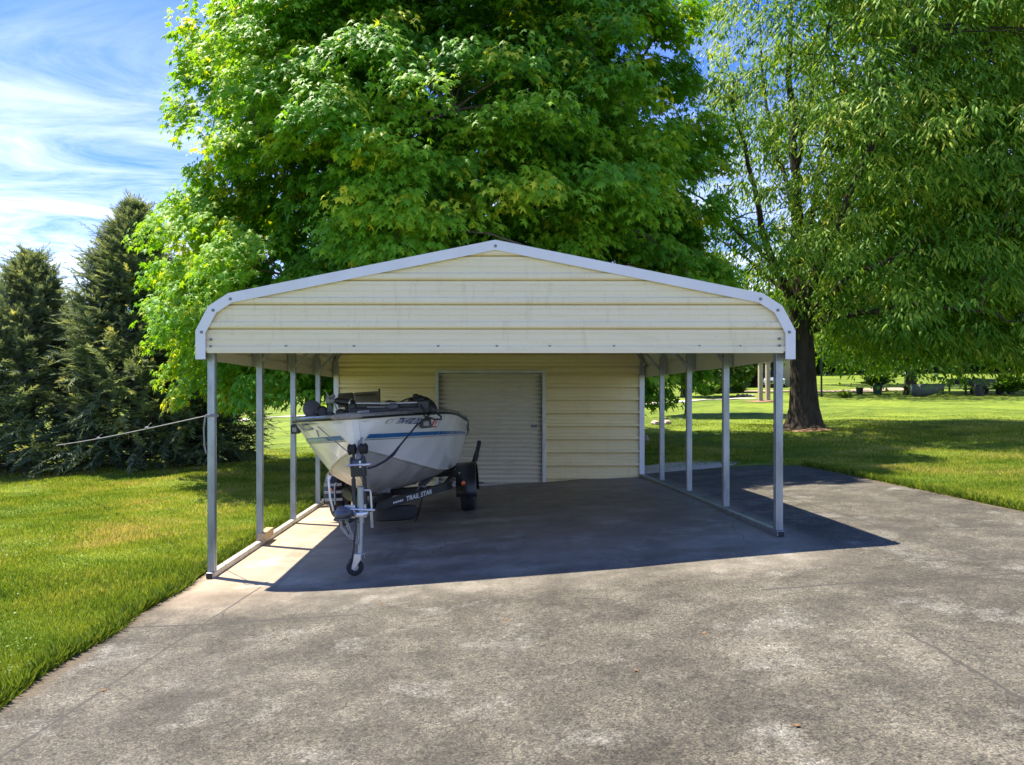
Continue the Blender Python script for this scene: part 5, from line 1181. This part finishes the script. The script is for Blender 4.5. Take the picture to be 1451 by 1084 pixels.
b = GP(912, 577); plant('potted_plant', 'dark leafy plant beside the right corner of the store room', (b.x, b.y, b.z + .2), 120, 20 * b.y / F, 1.5, 'farleaf', 1.1)
mb = MB(); mb.box((b.x + .2, b.y, b.z + .06), (1.1, .5, .12)); tag(mb.build('planter', M['blackplastic'], bevel=.02), 'low black planter beside the right corner of the store room', 'planter')
for px, py, n in ((1000, 567, 260), (1018, 564, 260), (1042, 562, 200)):
    b = GP(px, py); plant('garden_shrub', {1000: 'low shrub at the left end of the garden bed', 1018: 'shrub second from the left in the garden bed', 1042: 'broad leafy shrub at the foot of the low leafy tree by the garage'}[px], (b.x, b.y, b.z + .3), n, 19 * b.y / F, 1.4, 'farleaf', 1.0)
def rock(px, py, rx, rz, label, mat='stone'):
    b = GP(px, py); sc = b.y / F; mb = MB(); mb.blob((0, 0, rz * sc * .2), (rx * sc, rx * sc * .7, rz * sc), 16, 9, None, 0, .35); o = mb.build('rock', M[mat], smooth=True); o.location = b; o.rotation_euler = (0, 0, rng.uniform(0, 6)); tag(o, label, 'rock')
rock(929, 601, 8, 4.5, 'pinkish rock on the sunlit lawn nearest the store room'); rock(945, 600, 7.5, 4.0, 'flatter pinkish rock to the right of its twin on the lawn')
rock(914, 623, 7, 6, 'pale rock in the shade by the store room corner')
for i, px in enumerate((1046, 1053, 1059, 1066)): rock(px, 561.5, 3.6, 2.6, 'edging stone %s of the garden bed by the garage' % ('at the left end', 'second from the left', 'second from the right', 'at the right end')[i])
# upturned hull, bench table, boat on its trailer under the right trees
b = GP(1318, 562); sc = b.y / F; L_ = 50 * sc; hh = 17 * sc; hl = thing('boat_hull', 'grey boat hull with a raised pointed bow lying on the grass beside the split trunk', 'boat hull', b, (0, 0, R(14))); mb = MB(); rows = []
for t in np.linspace(0, 1, 15):
    w = 9 * sc * (1 - t ** 3.2) + .01; zb = hh * .82 * t ** 2.6
    rows.append([((t - .5) * L_ + e_ * hh * .12 * t, y * w, zb + (hh * (1 + .05 * t) - zb) * e_) for y, e_ in ((-1, 1), (-.97, .55), (-.82, .16), (-.4, .04), (0, 0), (.4, .04), (.82, .16), (.97, .55), (1, 1))])
mb.grid(rows); mb.add(rows[0], [tuple(range(9))]); mb.build('shell', M['tarp'], hl, smooth=True, solid=.02)
mb = MB(); mb.tube([Vector(r[0]) for r in rows] + [Vector(r[-1]) for r in rows[::-1]], .03, 6); mb.build('gunwale', M['darkgrey'], hl, smooth=True)
b = GP(1357, 559); sc = b.y / F; tb = thing('garden_table', 'dark garden table with a box on it between the grey hull and the boat trailer', 'table', b, (0, 0, R(8)))
mb = MB(); mb.box((0, 0, 15 * sc), (40 * sc, 16 * sc, 1.4 * sc)); mb.build('table_top', M['darkwood'], tb)
for x in (-18, 18):
    for y in (-6, 6): mb = MB(); mb.box((x * sc, y * sc, 7.2 * sc), (1.8 * sc, 1.8 * sc, 14.4 * sc)); mb.build('leg', M['darkwood'], tb)
mb = MB(); mb.box((0, 0, 0), (17 * sc, 10 * sc, 6.5 * sc)); o = mb.build('box', M['blackplastic'], bevel=.03); o.location = b + Vector((0, 0, 19.2 * sc)); tag(o, 'black box standing on the dark garden table', 'box')
b = GP(1408, 559); sc = b.y / F; jt_ = thing('utility_trailer', 'dark trailer carrying a flat grey boat at the right edge of the lawn', 'trailer', b, (0, 0, R(6)))
mb = MB()
for s in (-1, 1): mb.bar((-32 * sc, s * 8 * sc, 8 * sc), (34 * sc, s * 8 * sc, 8 * sc), .09, .12)
for x in (-28, 0, 30): mb.bar((x * sc, -8 * sc, 8 * sc), (x * sc, 8 * sc, 8 * sc), .09, .1)
mb.bar((-32 * sc, 0, 8 * sc), (-46 * sc, 0, 7 * sc), .1, .1); mb.build('frame', M['blackpaint'], jt_)
for x in (-22, 18):
    for s in (-1, 1): mb = MB(); mb.lathe([(.1, -.1), (5.2 * sc, -.1), (5.4 * sc, 0), (5.2 * sc, .1), (.1, .1)], (x * sc, s * 9.5 * sc, 5.4 * sc), (0, 1, 0), 22); mb.build('wheel', M['rubber'], jt_, smooth=True)
bb = thing('flat_boat', 'flat grey jon boat resting on the dark trailer at the right edge', 'boat', b + Vector((0, 0, 10 * sc)), (0, 0, R(6)))
mb = MB(); mb.grid([[(x * sc, y * w * sc, z * sc + e * sc) for y, z in ((-1, 11), (-.86, .8), (0, 0), (.86, .8), (1, 11))] for x, w, e in ((-38, 6, 3.5), (-30, 7.4, 1.2), (-15, 8, .3), (10, 8, 0), (36, 7.8, 0))]); mb.add([(36 * sc, y * 7.8 * sc, z * sc) for y, z in ((-1, 11), (-.86, .8), (0, 0), (.86, .8), (1, 11))], [(0, 1, 2, 3, 4)]); mb.build('hull', M['tarp'], bb, solid=.02)
mb = MB(); mb.tube([(x * sc, -w * sc, (11 + e) * sc) for x, w, e in ((-38, 6, 3.5), (-30, 7.4, 1.2), (-15, 8, .3), (10, 8, 0), (36, 7.8, 0))], .03, 6); mb.build('rail', M['galv'], bb)
mb = MB(); mb.box((8 * sc, 0, 9 * sc), (3 * sc, 15 * sc, 1 * sc)); mb.build('seat', M['board'], bb)
b = GP(1387, 561); sc = b.y / F; mb = MB(); mb.lathe([(0, 0), (5.5 * sc, 0), (6 * sc, 7 * sc), (6 * sc, 14 * sc), (4 * sc, 16.5 * sc), (0, 17 * sc)], (0, 0, 0), (0, 0, 1), 20); o = mb.build('barrel', M['blackplastic'], smooth=True); o.location = b; tag(o, 'black barrel standing in front of the boat on the dark trailer', 'barrel')
b = GP(1432, 561); plant('garden_shrub', 'leafy shrub at the tail of the dark trailer', (b.x, b.y, b.z + .3), 260, 26 * b.y / F, 1.4, 'farleaf', 1.0)
# far cars in the left field
for px, lab, mt in ((440, 'tiny pale car far off at the top of the left field, left of its twin', 'carpaint'), (452, 'tiny pale car far off at the top of the left field, nearer the store room', 'white')):
    b = GP(px, 556); s = .95; mb = MB(); mb.grid([[(x * s, y * s, z * s) for x, z in pr] for y, pr in ((-.85, ((-2.1, .3), (-2.0, .8), (-1.0, .9), (-.5, 1.4), (1.0, 1.4), (1.6, .95), (2.1, .85), (2.1, .3))), (.85, ((-2.1, .3), (-2.0, .8), (-1.0, .9), (-.5, 1.4), (1.0, 1.4), (1.6, .95), (2.1, .85), (2.1, .3))))])
    n_ = len(mb.v) // 2; mb.add(mb.v[:n_], [tuple(range(n_))]); mb.add(mb.v[n_:2 * n_], [tuple(range(n_))]); 
    o = mb.build('distant_car', M[mt], bevel=.1); o.location = b; tag(o, lab, 'car')
# fallen leaves on the concrete
spots = [(900, 956), (812, 742), (566, 752), (1000, 902), (742, 765), (540, 862), (150, 985), (1132, 1040), (716, 884), ]
src = None
for i, (px, py) in enumerate(spots):
    b = GP(px, py)
    if src is None:
        mb = MB(); mb.add([(x * .036, y * .036, (z + .18 + .25 * x * x) * .036) for x, y, z in MAPLE_T], MAPLE_F); src = mb.build('fallen_leaf', M['deadleaf'], solid=.0008); o = src
    else: o = src.copy(); COL.objects.link(o)
    o.location = (b.x, b.y, floor(b.x, b.y) + .002); o.rotation_euler = (rng.normal(0, .15), rng.normal(0, .15), rng.uniform(0, 6)); tag(o, 'small dry brown leaf lying on the concrete drive', 'leaf', 'dry leaves scattered on the concrete')
# ------------------------------------------------------------------ light, sky, camera
SD = Vector((-.80, .49, 2.09)).normalized(); EL = math.asin(SD.z); AZ_ = math.atan2(SD.x, SD.y)
sun = bpy.data.lights.new('sun', 'SUN'); sun.energy = 3.1; sun.angle = R(.53); sun.color = (1, .91, .76)
so = bpy.data.objects.new('sun', sun); link(so); so.rotation_euler = SD.to_track_quat('Z', 'Y').to_euler(); so.location = (-20, 12, 56)
w = bpy.data.worlds.new('World'); scene.world = w; w.use_nodes = True; nt = w.node_tree; nt.nodes.clear()
out = nt.nodes.new('ShaderNodeOutputWorld'); bg = nt.nodes.new('ShaderNodeBackground'); bg.inputs[1].default_value = .15
sky = nt.nodes.new('ShaderNodeTexSky'); sky.sky_type = 'NISHITA'; sky.sun_disc = False; sky.sun_elevation = EL; sky.sun_rotation = AZ_; sky.air_density = 1.0; sky.dust_density = .6; sky.ozone_density = 2.0
tc = nt.nodes.new('ShaderNodeTexCoord'); sx = nt.nodes.new('ShaderNodeSeparateXYZ'); lk(nt, tc.outputs['Generated'], sx.inputs[0])
# high cirrus: direction projected on a flat layer, drawn out in streaks
dz = math_(nt, 'MAXIMUM', sx.outputs[2], .04); px_ = math_(nt, 'DIVIDE', sx.outputs[0], dz); py_ = math_(nt, 'DIVIDE', sx.outputs[1], dz)
cb = nt.nodes.new('ShaderNodeCombineXYZ'); lk(nt, px_, cb.inputs[0]); lk(nt, py_, cb.inputs[1])
def cloudnoise(scale, st, rot, loc, detail, rough, dist):
    mp = nt.nodes.new('ShaderNodeMapping'); mp.inputs['Scale'].default_value = st; mp.inputs['Rotation'].default_value = (0, 0, rot); mp.inputs['Location'].default_value = loc
    lk(nt, cb.outputs[0], mp.inputs[0]); n = nd(nt, 'ShaderNodeTexNoise', Scale=scale, Detail=detail, Roughness=rough, Distortion=dist); lk(nt, mp.outputs[0], n.inputs['Vector']); return n.outputs['Fac']
n1 = cloudnoise(1.1, (1, 1.7, 1), R(38), (3.1, .4, 0), 12, .66, .9); n2 = cloudnoise(.4, (1, 1.2, 1), R(10), (1.3, 2.2, 0), 5, .5, .3)
cl = ramp(nt, math_(nt, 'ADD', math_(nt, 'MULTIPLY', n1, .6), math_(nt, 'MULTIPLY', n2, .5)), [(.43, (0, 0, 0)), (.55, (.45, .45, .45)), (.68, (.92, .92, .92))])
hz = nd(nt, 'ShaderNodeMapRange'); lk(nt, sx.outputs[2], hz.inputs[0]); hz.inputs[1].default_value = .46; hz.inputs[2].default_value = .16
hz.inputs[3].default_value = .10; hz.inputs[4].default_value = 1.0
fac = math_(nt, 'MULTIPLY', cl, hz.outputs[0])
skyc = mixc(nt, 1.0, sky.outputs[0], SKYTINT, 'MULTIPLY')
c = mixc(nt, fac, skyc, (3.1, 3.25, 3.45))
lk(nt, c, bg.inputs[0]); lk(nt, bg.outputs[0], out.inputs[0])
cam = bpy.data.cameras.new('camera'); co = bpy.data.objects.new('camera', cam); link(co)
cam.sensor_width = 36; cam.sensor_fit = 'HORIZONTAL'; cam.lens = F / 1451 * 36; cam.clip_end = 900; cam.clip_start = .05
co.location = (0, 0, CH); co.rotation_euler = (R(90), 0, 0)
cam.shift_x = (725.5 - VX) / 1451; cam.shift_y = (VY - 542) / 1451
scene.camera = co
vs_ = scene.view_settings; vs_.view_transform = 'Standard'; vs_.look = 'None'; vs_.gamma = 1; vs_.use_curve_mapping = False; vs_.exposure = EXPOSURE
scene.cycles.max_bounces = 10; scene.cycles.diffuse_bounces = 5; scene.cycles.transmission_bounces = 6; scene.cycles.transparent_max_bounces = 8
scene.cycles.use_denoising = True; scene.cycles.sample_clamp_indirect = 6
